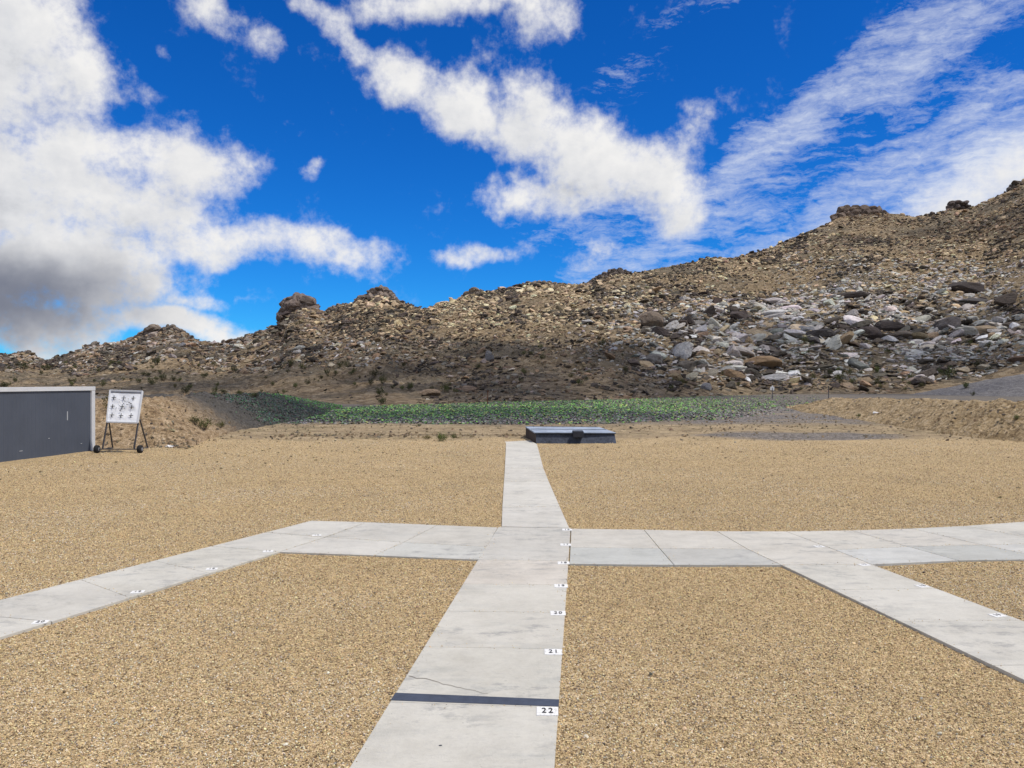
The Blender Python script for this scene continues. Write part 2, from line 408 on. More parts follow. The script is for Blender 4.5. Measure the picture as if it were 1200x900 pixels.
def mat_concrete():
    m, t, b = material('broomed_concrete')
    geo = t.add('ShaderNodeNewGeometry'); Pp = geo.outputs['Position']; oi = t.add('ShaderNodeObjectInfo')
    n1, _ = t.noise(Pp, 1.1, 8, .62); n2, _ = t.noise(Pp, 5.5, 8, .7); n3, _ = t.noise(Pp, 34., 6, .8)
    f = t.math('ADD', t.math('MULTIPLY', n1, .45), t.math('ADD', t.math('MULTIPLY', n2, .35), t.math('MULTIPLY', n3, .2)))
    col = t.ramp(f, [(.34, (.42, .40, .355)), (.48, (.51, .49, .442)), (.56, (.555, .535, .485)), (.68, (.61, .59, .54))])
    wet, _ = t.noise(t.vmath('MULTIPLY', Pp, (.7, 2., 1.)), 2.2, 5, .6)
    col = t.mix(t.maprange(wet, .52, .66, 0., .42), col, t.mix(1., col, (.80, .83, .86), blend='MULTIPLY'))
    col = t.mix(1., col, oi.outputs['Color'], blend='MULTIPLY')
    fs, _ = t.noise(t.vmath('MULTIPLY', Pp, (1., 2.4, 1.)), 14., 9, .82)
    col = t.mix(t.maprange(fs, .52, .66, 0., .38), col, (.30, .295, .28))
    # scuffed dark laitance, streaky
    st, _ = t.noise(t.vmath('MULTIPLY', Pp, (1., 1.8, 1.)), 4.0, 10, .78); rg, _ = t.noise(Pp, .8, 3)
    col = t.mix(t.math('MULTIPLY', t.maprange(st, .50, .62), t.maprange(rg, .44, .60, 0., .62)), col, (.25, .25, .245))
    pit = t.voro(t.vmath('ADD', Pp, t.vmath('SCALE', t.noise(Pp, 8.)[1], scale=.3)), 9.)
    pm = t.math('MULTIPLY', t.maprange(pit.outputs['Distance'], .05, .09, 1., 0.), t.maprange(t.sep(pit.outputs['Color'])[0], .72, .78))
    col = t.mix(t.math('MULTIPLY', pm, .5), col, (.18, .16, .14))
    t.l.new(col, b.inputs['Base Color']); b.inputs['Roughness'].default_value = .85
    t.l.new(t.bump(t.math('ADD', t.math('MULTIPLY', n3, .6), n2), .5, .012), b.inputs['Normal'])
    return m
def mat_plain(name, c, rough=.7, var=.12, scale=12., bumpd=.003, metal=0.0, streak=None):
    m, t, b = material(name)
    tc = t.add('ShaderNodeTexCoord'); V = tc.outputs['Object']
    n, _ = t.noise(V, scale, 6, .65); n0, _ = t.noise(V, scale * .15, 4, .6)
    f = t.math('ADD', t.math('MULTIPLY', n, .5), t.math('MULTIPLY', n0, .5))
    col = t.ramp(f, [(.3, tuple(x * (1 - var * 2) for x in c)), (.5, c), (.7, tuple(min(1, x * (1 + var * 1.5)) for x in c))])
    if streak: col = t.mix(t.maprange(n0, .55, .68, 0., .6), col, streak)
    t.l.new(col, b.inputs['Base Color']); b.inputs['Roughness'].default_value = rough; b.inputs['Metallic'].default_value = metal
    t.l.new(t.bump(n, .5, bumpd), b.inputs['Normal'])
    return m
M_ground = mat_ground()
M_rock = mat_rock('granite_rubble', 'inst'); M_boulder = mat_rock('granite_boulder', 'obj')
M_pebble = mat_pebble()
M_conc = mat_concrete()
M_strip = mat_plain('dark_blue_paint', (.055, .066, .095), .7, .2, 20)
M_crack = mat_plain('crack_soil', (.10, .07, .045), .95, .3, 40)
M_white = mat_plain('white_paint', (.74, .74, .73), .6, .05, 20)
def mat_worn():
    m, t, b = material('worn_white_paint'); geo = t.add('ShaderNodeNewGeometry')
    n, _ = t.noise(geo.outputs['Position'], 55., 6, .75)
    t.l.new(t.mix(t.maprange(n, .50, .66, 0., .8), (.74, .74, .73), (.45, .43, .40)), b.inputs['Base Color']); return m
M_worn = mat_worn()
M_black = mat_plain('black_paint', (.02, .02, .022), .7, .1, 20)
M_steel = mat_plain('grey_sheet_steel', (.078, .092, .122), .55, .10, 1.2, .002, 0., None)
M_trim = mat_plain('pale_trim', (.60, .62, .65), .5, .06, 3)
M_roof = mat_plain('weathered_roof_felt', (.30, .35, .43), .75, .30, 5., .01, 0., (.30, .33, .38))
M_bunk = mat_plain('dark_rough_coating', (.060, .070, .095), .85, .35, 14., .03)
M_vent = mat_plain('vent_dark_steel', (.028, .031, .040), .8, .3, 14.)
M_bside = mat_plain('rusty_brown_steel', (.055, .038, .030), .8, .3, 6.)
M_tube = mat_plain('dark_steel_tube', (.07, .07, .08), .5, .2, 9.)
M_tyre = mat_plain('black_rubber', (.018, .018, .02), .8, .2, 20.)
M_rim = mat_plain('grey_wheel_rim', (.25, .25, .27), .5, .1, 9.)
M_panel = mat_plain('white_enamelled_sheet', (.80, .82, .85), .45, .06, 7., .01)
M_rim2 = mat_plain('light_grey_mark', (.42, .44, .47), .5, .1, 9.)
M_rust = mat_plain('rusty_steel', (.16, .065, .03), .8, .25, 12.)

# ------------------------------------------------------------------ ground sheet
def nonuni(lo, hi, fine0, fine1, step, grow=1.18):
    a = list(np.arange(fine0, fine1 + 1e-6, step)); s = step
    x = fine1
    while x < hi: s *= grow; x += s; a.append(min(x, hi))
    x = fine0; s = step
    while x > lo: s *= grow; x -= s; a.insert(0, max(x, lo))
    return np.array(sorted(set(a)))
GZ = -0.020
def ground_z(x, y):
    near = sstep(25., 27.5, y + 2.2 * fbm(x * .35, y * .35, 3, 3))
    z = GZ + .012 * fbm(x * .8, y * .8, 3, 5)
    rough = .045 * fbm(x * .9, y * 1.7, 5, 9, .62) + .06 * fbm(x * .15, y * .2, 3, 12) + .035
    ridge = .07 * np.exp(-((y - 27.2 - .8 * fbm(x * .2, x * 0, 3, 21)) / .35) ** 2) * (x < 1) * (vnoise(x * 1.5, y * 1.5, 8))
    return z + near * (rough + ridge)
xs = nonuni(-6000, 6000, -26, 26, .16); ys = nonuni(-6000, 7000, 1.5, 60, .16)
GX, GY = np.meshgrid(xs, ys)
GZZ = ground_z(GX, GY)
GZZ = np.where((np.abs(GX) > 1500) | (GY > 1500) | (GY < -1500), GZ, GZZ)
me = mesh_np('ground', np.stack([GX, GY, GZZ], -1).reshape(-1, 3), grid_faces(len(ys), len(xs)), True)
g = link('ground', me, None, M_ground); tag(g, kind='structure')

# ------------------------------------------------------------------ hillside terrain
ridge_px = [(-2600, 400), (-1500, 330), (-700, 380), (-250, 400), (-60, 408), (0, 416), (30, 414), (50, 423), (62, 421), (100, 408), (130, 404), (150, 400), (175, 391), (195, 387), (215, 391), (235, 400),
            (262, 404), (275, 398), (300, 391), (328, 381), (338, 366), (358, 362), (380, 366), (400, 361), (420, 352), (440, 346), (455, 349), (470, 355), (495, 362), (512, 358), (530, 353), (550, 346), (562, 343),
            (590, 340), (605, 336), (640, 333), (670, 335), (700, 328), (725, 321), (750, 319), (775, 314), (800, 310), (830, 303), (860, 302), (900, 292), (940, 274), (965, 264), (985, 254), (1010, 250), (1040, 250),
            (1070, 254), (1095, 251), (1110, 245), (1135, 245), (1160, 234), (1180, 224), (1200, 212), (1300, 170), (1450, 130), (1700, 110), (2200, 150), (3200, 260), (4200, 330)]
RPX = np.array([a for a, _ in ridge_px], float); RPY = np.array([b for _, b in ridge_px], float)
def rdist(px): return np.interp(px, [-2600, -600, 0, 200, 340, 500, 700, 900, 1000, 1200, 1800, 4200], [700, 460, 400, 350, 290, 250, 270, 320, 350, 340, 320, 500])
def bdist(px): return np.interp(px, [-2600, -600, 0, 250, 350, 450, 600, 700, 800, 900, 1050, 1200, 1800, 4200], [200, 140, 108, 98, 74, 61, 74, 84, 98, 120, 128, 122, 120, 200])
def hill_z(px, Y):
    px = np.asarray(px, float); Y = np.asarray(Y, float)
    X = (px - 600) * Y / F
    Rd = rdist(px); Bd = bdist(px) + 2.5 * fbm(px * .02, px * 0, 3, 41)
    t = (Y - Bd) / (Rd - Bd)
    zr = CAMZ + (HY - np.interp(px, RPX, RPY)) * Rd / F
    tc = np.clip(t, 0, 1)
    # gentle apron first on the left, straighter on the right
    apron = 1 - sstep(300, 760, px)
    prof = tc ** (1.12 + .55 * apron)
    z = zr * prof
    amp = (1 - sstep(.72, 1.0, tc)) * sstep(.02, .25, tc)
    z = z + amp * (zr * .050 * fbm(X * .022, Y * .028, 4, 31) + 1.3 * fbm(X * .10, Y * .12, 4, 33, .6))
    # ledges
    z = z + amp * .5 * (np.abs(fbm(X * .05, Y * .16, 3, 35)) - .3) * (1 - .6 * apron)
    q = fbm(X * .12 + 3, Y * .10, 4, 43, .6) * 3; z = z + amp * .55 * ((np.floor(q * 2) + sstep(.7, 1., q * 2 - np.floor(q * 2))) * .5 - q) * (1 - apron * sstep(440, 425, np.full_like(px, 430.)) * .3)
    z = z + .45 * sstep(.0, .1, tc) * fbm(X * .45, Y * .45, 3, 37, .6)
    z = np.where(t > 1, z - (t - 1) * zr * .9, z)
    # buried below the flat in front of the base
    z = np.where(t < 0, GZ - .0 + t * 8.0, z + GZ + .02)
    return z
cols = np.concatenate([np.arange(-2600, -360, 28.), np.arange(-360, 1560, 2.4), np.arange(1560, 4200, 28.)])
nr = 330
tt = np.concatenate([[-.06, -.02], np.linspace(0, 1, nr) ** 1.25, np.linspace(1.015, 1.5, 14)])
PX, TT = np.meshgrid(cols, tt)
YY = bdist(PX) + TT * (rdist(PX) - bdist(PX))
ZZ = hill_z(PX, YY); XX = (PX - 600) * YY / F
def mat_hill():
    m, t, b = material('hillside_soil')
    geo = t.add('ShaderNodeNewGeometry'); Pp = geo.outputs['Position']
    n1, _ = t.noise(Pp, .045, 5, .6); n2, _ = t.noise(Pp, .9, 9, .72); n3, _ = t.noise(Pp, 4., 5, .7)
    v = t.voro(Pp, 1.3); vc = t.sep(v.outputs['Color'])[0]
    f = t.math('ADD', t.math('MULTIPLY', n2, .5), t.math('ADD', t.math('MULTIPLY', n3, .25), t.math('MULTIPLY', vc, .25)))
    warm = t.ramp(f, [(.30, (.10, .072, .04)), (.46, (.29, .21, .12)), (.58, (.43, .32, .195)), (.70, (.60, .48, .33))])
    cool = t.ramp(f, [(.28, (.08, .064, .043)), (.48, (.20, .16, .105)), (.62, (.31, .25, .17)), (.76, (.44, .37, .28))])
    col = t.mix(t.maprange(n1, .42, .6), warm, cool)
    vg, _ = t.noise(Pp, .35, 7, .7)
    col = t.mix(t.maprange(vg, .57, .68, 0., .5), col, (.10, .10, .045))
    t.l.new(col, b.inputs['Base Color'])
    t.l.new(t.bump(t.math('ADD', n2, t.math('MULTIPLY', n3, .45)), 1., 1.3), b.inputs['Normal'])
    return m
M_hill = mat_hill()
me = mesh_np('hillside', np.stack([XX, YY, ZZ], -1).reshape(-1, 3), grid_faces(len(tt), len(cols)), True)
hill = link('hillside', me, None, M_hill); tag(hill, kind='structure')

def hit_hill(px, py, step=1.0):
    """first terrain point seen along the ray of a photograph pixel"""
    k = (HY - py) / F
    Y = np.arange(bdist(px) - 1, rdist(px) + 10, step)
    ray = CAMZ + k * Y; z = hill_z(np.full_like(Y, px), Y)
    i = np.argmax(z > ray)
    if not (z > ray).any(): i = len(Y) - 12
    return np.array([(px - 600) * Y[i] / F, Y[i], z[i]])

# grey crushed-stone mound at the foot of the slope, far right
M_greymound = mat_dirt('grey_crushed_stone', (.06, .058, .058), (.15, .142, .138), (.27, .255, .245), 1.2, .12)
n = 90; a = np.linspace(-1.35, 1.35, n); AX, AY = np.meshgrid(a, a)
rr = np.sqrt(AX ** 2 + AY ** 2)
mz = 5.4 * np.clip(1 - rr, -.2, 1) + .25 * fbm(AX * 14, AY * 14, 3, 71) * (rr < 1.05)
me = mesh_np('gravel_mound', np.stack([87 + AX * 27, 117 + AY * 20, mz + GZ], -1).reshape(-1, 3), grid_faces(n, n), True)
o = link('gravel_mound', me, None, M_greymound)
tag(o, 'low grey mound of crushed stone at the right foot of the rocky hill', 'mound'); o['kind'] = 'structure'

# ------------------------------------------------------------------ berms
M_bermR = mat_dirt('tan_bank_earth', (.20, .135, .07), (.50, .36, .195), (.74, .58, .37), 1.3, .5)
M_bermL = mat_dirt('tan_bank_earth_left', (.20, .13, .07), (.48, .335, .19), (.72, .55, .36), 1.5, .4, (28.5, 33.5, (.085, .078, .068)))
def berm(name, toe, crest_off, height, side, mat, seed, topw=6., n=260):
    """toe: list of (x, y) along the foot; side +1 rises to +x, -1 rises to -x"""
    toe = np.array(toe, float); L = np.linspace(0, len(toe) - 1, n)
    tx = np.interp(L, np.arange(len(toe)), toe[:, 0]); ty = np.interp(L, np.arange(len(toe)), toe[:, 1])
    tx = tx + .45 * fbm(ty * .25, ty * 0, 4, seed)
    co = np.interp(L, np.arange(len(toe)), crest_off); ht = np.interp(L, np.arange(len(toe)), height)
    lo = np.clip(ht * 2, 0, 1); ht = ht * (1 + .13 * fbm(ty * .3, ty * 0, 4, seed + 3))
    prof = np.concatenate([np.linspace(-.15, 1, 34), np.linspace(1.05, 2.2, 26), np.linspace(2.3, 3.2, 12)])
    V = []
    for p in prof:
        u = np.where(p <= 1, p, 1 + (p - 1) * topw / 1.2 / np.maximum(co, .1) * .35)
        x = tx + side * u * co
        if p <= 1: z = ht * (sstep(-.25, 1.12, p) * 1.08 if p > 0 else p * .6)
        elif p <= 2.2: z = ht * (1 - .05 * (p - 1))
        else: z = ht * (.94 - (p - 2.2) * 1.3)
        d = fbm(x * 1.3, ty * 1.3, 5, seed + 9, .62)
        z = z + lo * (.17 * d * (p > .02) + .07 * fbm(x * 5, ty * 5, 2, seed + 5) * (p > 0))
        V.append(np.stack([x, ty, z + GZ], -1))
    V = np.array(V)
    fc = grid_faces(len(prof), n)
    if side > 0: fc = fc[:, ::-1]
    return link(name, mesh_np(name, V.reshape(-1, 3), fc, True), None, mat), V
bR, VR = berm('dirt_bank', [(20.5, 6), (18, 14), (15.9, 24.0), (15.6, 30), (17.0, 42), (18.6, 52), (19.6, 57), (20.6, 60)], [2.0, 2.0, 1.9, 1.9, 2.2, 2.4, 3.0, 3.0], [1.15, 1.2, 1.18, 1.08, .92, .78, .45, .02], 1, M_bermR, 101, 9.)
tag(bR, 'long eroded tan dirt bank running back along the right side of the range', 'bank')
bR['kind'] = 'structure'
bL, VL = berm('dirt_mound', [(-9.2, 22.3), (-9.45, 23.1), (-9.75, 24.9), (-10.0, 30), (-10.1, 37), (-10.6, 45), (-11.6, 53), (-12.8, 60), (-13.5, 64)], [.6, 1.2, 1.9, 2.3, 2.9, 3.4, 4.4, 4.8, 4.0], [-.2, .25, 1.15, 1.32, 1.22, 1.10, .98, .78, .03], -1, M_bermL, 121, 9.)
tag(bL, 'tan earth mound behind the shot patterning stand, its far slope covered in dark clay shards', 'mound')
bL['kind'] = 'structure'

# ------------------------------------------------------------------ point instancers (only for what nobody could count)
def gn_scatter(name, pts, scl, rot, tint, protos, label=None, seed=0):
    me = bpy.data.meshes.new(name); me.vertices.add(len(pts)); me.vertices.foreach_set('co', np.asarray(pts, np.float32).ravel())
    def attr(nm, typ, arr, key):
        a = me.attributes.new(nm, typ, 'POINT'); a.data.foreach_set(key, np.ascontiguousarray(arr, np.float32).ravel())
    attr('scl', 'FLOAT_VECTOR', scl, 'vector'); attr('rot', 'FLOAT_VECTOR', rot, 'vector')
    attr('tint', 'FLOAT_COLOR', np.concatenate([tint, np.ones((len(tint), 1))], 1), 'color')
    o = link(name, me)
    pc = bpy.data.collections.new(name + '_shapes')
    for q in protos: pc.objects.link(bpy.data.objects.new(name + '_shape', q))
    g = bpy.data.node_groups.new(name, 'GeometryNodeTree')
    g.interface.new_socket('Geometry', in_out='INPUT', socket_type='NodeSocketGeometry')
    g.interface.new_socket('Geometry', in_out='OUTPUT', socket_type='NodeSocketGeometry')
    N = g.nodes; Lk = g.links
    gi = N.new('NodeGroupInput'); go = N.new('NodeGroupOutput')
    ci = N.new('GeometryNodeCollectionInfo'); ci.inputs['Collection'].default_value = pc
    ci.inputs['Separate Children'].default_value = True; ci.inputs['Reset Children'].default_value = True
    m2p = N.new('GeometryNodeMeshToPoints'); Lk.new(gi.outputs[0], m2p.inputs['Mesh'])
    iop = N.new('GeometryNodeInstanceOnPoints'); Lk.new(m2p.outputs[0], iop.inputs['Points']); Lk.new(ci.outputs[0], iop.inputs['Instance'])
    iop.inputs['Pick Instance'].default_value = True
    rv = N.new('FunctionNodeRandomValue'); rv.data_type = 'INT'
    for s in rv.inputs:
        if s.name == 'Max' and s.type == 'INT': s.default_value = len(protos) - 1
        if s.name == 'Min' and s.type == 'INT': s.default_value = 0
        if s.name == 'Seed': s.default_value = seed
    Lk.new([s for s in rv.outputs if s.type == 'INT'][0], iop.inputs['Instance Index'])
    for nm, sock in (('scl', 'Scale'), ('rot', 'Rotation')):
        na = N.new('GeometryNodeInputNamedAttribute'); na.data_type = 'FLOAT_VECTOR'; na.inputs['Name'].default_value = nm
        Lk.new(na.outputs[0], iop.inputs[sock])
    Lk.new(iop.outputs[0], go.inputs[0])
    md = o.modifiers.new('scatter', 'NODES'); md.node_group = g
    o['kind'] = 'stuff'
    if label: o['label'] = label
    return o
def rock_mesh(name, seed, sub=2, planes=11, mat=None, squash=1.0, rough=.05, smooth=False, cutk=1.0):
    r = np.random.default_rng(seed)
    bm = bmesh.new(); bmesh.ops.create_icosphere(bm, subdivisions=sub, radius=1.0)
    V = np.array([v.co[:] for v in bm.verts])
    for _ in range(planes):
        nn = r.normal(size=3); nn /= np.linalg.norm(nn); d = r.uniform(.48, .86)
        k = V @ nn - d * cutk; k = np.maximum(k, 0); V = V - k[:, None] * nn[None]
    V *= r.uniform(.75, 1.1, size=3) * np.array([1, 1, squash])
    if rough: V = V * (1 + rough * (r.random((len(V), 1)) - .5) * 2)
    for v, c in zip(bm.verts, V): v.co = c
    me = bpy.data.meshes.new(name); bm.to_mesh(me); bm.free()
    for p in me.polygons: p.use_smooth = smooth
    if mat: me.materials.append(mat)
    return me

# ------------------------------------------------------------------ paths
def line_at(p, q, Y):
    k = (Y - p[1]) / (q[1] - p[1]); return np.array([p[0] + (q[0] - p[0]) * k, Y])
PATHQUADS = []
def slab(pts, parent, tint=(1, 1, 1), gap=.0035, z=0.0):
    pts = [np.array(p[:2], float) for p in pts]
    PATHQUADS.append(np.array(pts))
    # inset by a few millimetres for the joint
    c = sum(pts) / len(pts); n = len(pts); q = []
    area = sum(pts[i][0] * pts[(i + 1) % n][1] - pts[(i + 1) % n][0] * pts[i][1] for i in range(n))
    sgn = 1 if area > 0 else -1
    for i in range(n):
        a, b_, d = pts[i - 1], pts[i], pts[(i + 1) % n]
        e1 = (b_ - a) / np.linalg.norm(b_ - a); e2 = (d - b_) / np.linalg.norm(d - b_)
        n1 = np.array([-e1[1], e1[0]]) * sgn; n2 = np.array([-e2[1], e2[0]]) * sgn
        k = n1 + n2; k = k / max(.3, (k @ n1)); q.append(b_ + k * gap)
    o = prism('slab', q, -.12, z, M_conc, parent, bevel=.003)
    o.color = tuple(tint) + (1,)
    return o
def path_thing(name, label, cat='path'):
    e = empty(name); e['kind'] = 'structure'; e['label'] = label
    return e
FONT_CACHE = {}
def text_mesh(s):
    if s not in FONT_CACHE:
        c = bpy.data.curves.new('digits', 'FONT'); c.body = s; c.align_x = 'CENTER'; c.align_y = 'CENTER'; c.offset = .014; c.space_character = 1.35
        o = bpy.data.objects.new('digits', c); COL.objects.link(o)
        dg = bpy.context.evaluated_depsgraph_get(); me = bpy.data.meshes.new_from_object(o.evaluated_get(dg))
        bpy.data.objects.remove(o); bpy.data.curves.remove(c)
        me.materials.clear(); me.materials.append(M_black); FONT_CACHE[s] = me
    return FONT_CACHE[s]
def yard_number(parent, cx, cy, s, ang=0, w=.12, h=.115):
    tl = prism('number_marker', [(-w / 2, -h / 2), (w / 2, -h / 2), (w / 2, h / 2), (-w / 2, h / 2)], .0, .004, M_worn, parent)
    tl.location = (cx, cy, 0); tl.rotation_euler = (0, 0, ang)
    d = link('digits', text_mesh(s), tl); d.scale = (.055 * w / .12, .094 * h / .115, 1); d.location = (0, 0, .0065)
    return tl
# centre lane, running under the camera
cl = path_thing('concrete_path', 'central concrete walkway of slabs with yard numbers and a dark painted stripe')
La, Lb = P(409, 900), P(583.5, 618); Ra, Rb = P(650, 900), P(669, 619.3)
jl = [10.17, 8.28, 7.30, 6.43, 5.56, 4.60, 3.60, 2.6, 1.6, .6, -.4, -1.4, -2.4]
jr = [10.10, 8.24, 7.26, 6.39, 5.52, 4.52, 3.52, 2.52, 1.52, .52, -.5, -1.5, -2.5]
tn = [(.93, .93, .93), (1.02, .985, .96), (.99, .985, .965), (.97, .965, .945), (.985, .985, .965), (1.0, 1.0, .985)] + [(1, 1, .98)] * 8
for i in range(len(jl) - 1):
    slab([line_at(La, Lb, jl[i + 1]), line_at(Ra, Rb, jr[i + 1]), line_at(Ra, Rb, jr[i]), line_at(La, Lb, jl[i])], cl, tn[i], gap=.0018 if i else .004)
st = prism('painted_stripe', [line_at(La, Lb, 4.62), line_at(Ra, Rb, 4.53), line_at(Ra, Rb, 4.63), line_at(La, Lb, 4.73)], 0, .0025, M_strip, cl)
# crack across the slab
bm = bmesh.new(); pa = []; a0, a1 = P(479, 792), P(572, 814)
for k in range(19):
    q = a0 + (a1 - a0) * k / 18; q = q + np.array([0, .022 * (vnoise(k * .9, 3.3, 5) - .5) * 2, 0]); wd = .0030 * (1 - .5 * k / 18)
    pa.append((bm.verts.new((q[0], q[1] - wd, .003)), bm.verts.new((q[0], q[1] + wd, .003))))
for k in range(18): bm.faces.new((pa[k][0], pa[k + 1][0], pa[k + 1][1], pa[k][1]))
bm_obj('crack', bm, M_crack, cl)
for s_, (px, py) in (('22', (641.5, 834.2)), ('21', (648.5, 764.5)), ('20', (654, 719)), ('19', (657.5, 687)), ('18', (660.5, 660)), ('17', (663, 638.6)), ('16', (664.5, 621))):
    q = P(px, py); yard_number(cl, q[0], q[1], s_, R(-2))
q = P(705, 1050)
# far lane to the bunker
fl = path_thing('concrete_path', 'narrow pale concrete path leading straight to the dark low bunker')
fe = [((587.5, 617), (667.5, 618.6)), ((588.3, 594), (656.5, 594)), ((590.3, 564), (643.3, 564)), ((591.4, 548.5), (637, 548.5)), ((592.6, 525.2), (630.8, 525.4))]
ft = [(1.0, 1.0, 1.0), (1.03, 1.03, 1.02), (1.0, .995, .98), (1.03, 1.03, 1.02)]
for i in range(len(fe) - 1):
    slab([P(*fe[i][0]), P(*fe[i][1]), P(*fe[i + 1][1]), P(*fe[i + 1][0])], fl, ft[i], gap=.005)
slab([P(592.6, 525.2), P(630.8, 525.4), P(629, 520.2), P(616.5, 513.8), P(585, 512.6), P(592.8, 518.8)], fl, (1.02, 1.02, 1.0))
# left crossing walkway
xl = path_thing('concrete_path', 'two-row concrete walkway crossing left of the central path')
W_, B_ = (.93, .93, .925), (.90, .93, .95)
slab([P(430, 611.8), P(382, 629.5), P(473, 635.5), P(513, 615.2)], xl, W_)
slab([P(513, 615.2), P(473, 635.5), P(570.8, 640.7), P(583.3, 618)], xl, (.95, .945, .93))
slab([P(382, 629.5), P(327, 646.8), P(438, 650.9), P(473, 635.5)], xl, (1.0, 1.0, 1.0))
slab([P(473, 635.5), P(438, 650.9), P(561, 655.8), P(570.8, 640.7)], xl, (.92, .945, .96))
# left lane
ll = path_thing('concrete_path', 'angled concrete lane running off to the lower left with yard numbers')
oA, oB = P(0, 703), P(365, 610); iA, iB = P(0, 747), P(327, 646.8)
lj = [((365, 610), (430, 611.8)), ((308, 623.5), (376, 629.3)), ((259, 641.2), (327, 646.8)), ((188, 658), (246, 671.7)), ((100, 680), (152, 700.5)), ((0, 719.3), (61, 728.3))]
def on(a, b, q):  # nearest point of world line a-b to q
    a = a[:2]; b = b[:2]; q = q[:2]; d = (b - a) / np.linalg.norm(b - a); return a + d * ((q - a) @ d)
LP = [[on(oA, oB, P(*u)), on(iA, iB, P(*v))] for u, v in lj]
LP[0] = [P(365, 610)[:2], P(430, 611.8)[:2]]
LP[1][1] = P(381, 629.5)[:2]; LP[2][1] = P(327, 646.8)[:2]
# square the far lane joints to the lane
dI = (iA - iB)[:2]; dI /= np.linalg.norm(dI)
LP[5] = [on(oA, oB, P(-60, 717)), P(61, 728.3)[:2]]
for k in range(1, 5): LP.append([LP[5][0] + dI * .93 * k, LP[5][1] + dI * .93 * k])
for i in range(len(LP) - 1):
    slab([LP[i][0], LP[i][1], LP[i + 1][1], LP[i + 1][0]], ll, [(.985, .985, .98), (1, 1, .99), (1, 1, .98), (.985, .985, .97)][i % 4], gap=.0012 if i in (2, 3, 4) else .006)
angL = math.atan2(-dI[0], dI[1]) + R(180)
for s_, (px, py) in (('16', (371, 627.6)), ('17', (314, 646.3)), ('18', (248, 667)), ('19', (161, 694)), ('20', (47, 729.5))):
    q = P(px, py); yard_number(ll, q[0], q[1], s_, -math.atan2(dI[0], -dI[1]) * .55, .105, .085)
# right crossing walkway
xr = path_thing('concrete_path', 'two-row concrete walkway crossing right of the central path with bluish stained slabs')
far = [(669.3, 619.5), (754.5, 620.6), (840, 622.4), (921, 622.6), (997.5, 621.5), (1068, 619.3), (1131, 616.2), (1196, 611.5), (1262, 606.5), (1335, 601.5)]
mid = [(668.2, 641.5), (773, 642.6), (876, 643.4), (978.6, 644.3), (1065, 640.6), (1152, 638.6), (1240, 636), (1330, 632.5), (1418, 629), (1520, 625)]
near = [(667.2, 660.8), (790, 662), (916, 662.2), (1022, 661.4), (1123.5, 656.8), (1232, 655.2), (1345, 653), (1460, 650), (1570, 646), (1700, 641)]
ftn = [(.97, .96, .945), (.98, .97, .955), (1.0, .99, .97), (.985, .975, .955), (.97, .96, .95), (.96, .97, .975), (1, 1, .985), (1, 1, 1), (1, 1, 1)]
ntn = [(.86, .90, .93), (.84, .86, .88), None, (.95, .985, 1.03), (.80, .835, .86), (.95, .97, 1), (.9, .92, .95), (1, 1, 1), (1, 1, 1)]
for i in range(9):
    if i == 2: slab([P(*far[2]), P(*mid[2]), P(*near[2]), P(*near[3]), P(*mid[3]), P(*far[3])], xr, (1.0, .99, .975)); continue
    slab([P(*far[i]), P(*mid[i]), P(*mid[i + 1]), P(*far[i + 1])], xr, ftn[i])
    slab([P(*mid[i]), P(*near[i]), P(*near[i + 1]), P(*mid[i + 1])], xr, ntn[i])
# right lane
rl = path_thing('concrete_path', 'angled concrete lane running off to the lower right with yard numbers')
eA, eB = P(916, 662.2), P(1200, 797); gA, gB = P(1022, 661.4), P(1200, 728)
dR = (eB - eA)[:2]; dR /= np.linalg.norm(dR); dG = (gB - gA)[:2]; dG /= np.linalg.norm(dG)
for k in range(7):
    l0, l1 = k * .96, (k + 1) * .96
    slab([eA[:2] + dR * l0, gA[:2] + dG * l0, gA[:2] + dG * l1, eA[:2] + dR * l1], rl, [(1, 1, .985), (1.01, 1.01, 1.0), (.99, .99, .98)][k % 3], gap=.0015 if k in (1, 2) else .005)
for s_, (px, py), par in (('16', (960, 640.6), xr), ('17', (1013, 662.2), rl), ('18', (1081, 687), rl), ('19', (1169, 721.5), rl)):
    q = P(px, py); yard_number(par, q[0], q[1], s_, R(14), .105, .085)

# ------------------------------------------------------------------ trap house (low bunker)
th = empty('trap_bunker', (0, 0, 0)); tag(th, 'low dark bunker with a flat pale blue-grey roof at the end of the path', 'bunker')
fl_, fr_ = P(628.6, 518.8), P(723, 519.0)
def Pz(px, py, Y): return np.array([(px - 600) * Y / F, Y, CAMZ + (HY - py) * Y / F])
tfl, tfr = Pz(627.8, 507.0, 24.48), Pz(720, 507.4, 24.52); tbl, tbr = Pz(616.3, 500.2, 26.6), Pz(701, 500.8, 26.6)
bbl, bbr = P(615.6, 513.2), P(702.5, 513.5)
def quad_obj(name, pts, mat, parent, thick=.04):
    pts = [Vector(p) for p in pts]; nrm = (pts[1] - pts[0]).cross(pts[3] - pts[0]).normalized()
    bm = bmesh.new(); a = [bm.verts.new(p) for p in pts]; b_ = [bm.verts.new(p - nrm * thick) for p in pts]
    bm.faces.new(a); bm.faces.new(b_[::-1])
    for i in range(4): bm.faces.new((a[i], b_[i], b_[(i + 1) % 4], a[(i + 1) % 4]))
    return bm_obj(name, bm, mat, parent)
dz = np.array([0, 0, -.1])
quad_obj('front_wall', [fl_ + dz, fr_ + dz, tfr, tfl], M_bunk, th)
quad_obj('side_wall', [bbl + dz, fl_ + dz + (.0, .004, 0), tfl + (0, .004, 0), tbl], M_bside, th)
quad_obj('side_wall', [fr_ + dz + (0, .004, 0), bbr + dz, tbr, tfr + (0, .004, 0)], M_bunk, th)
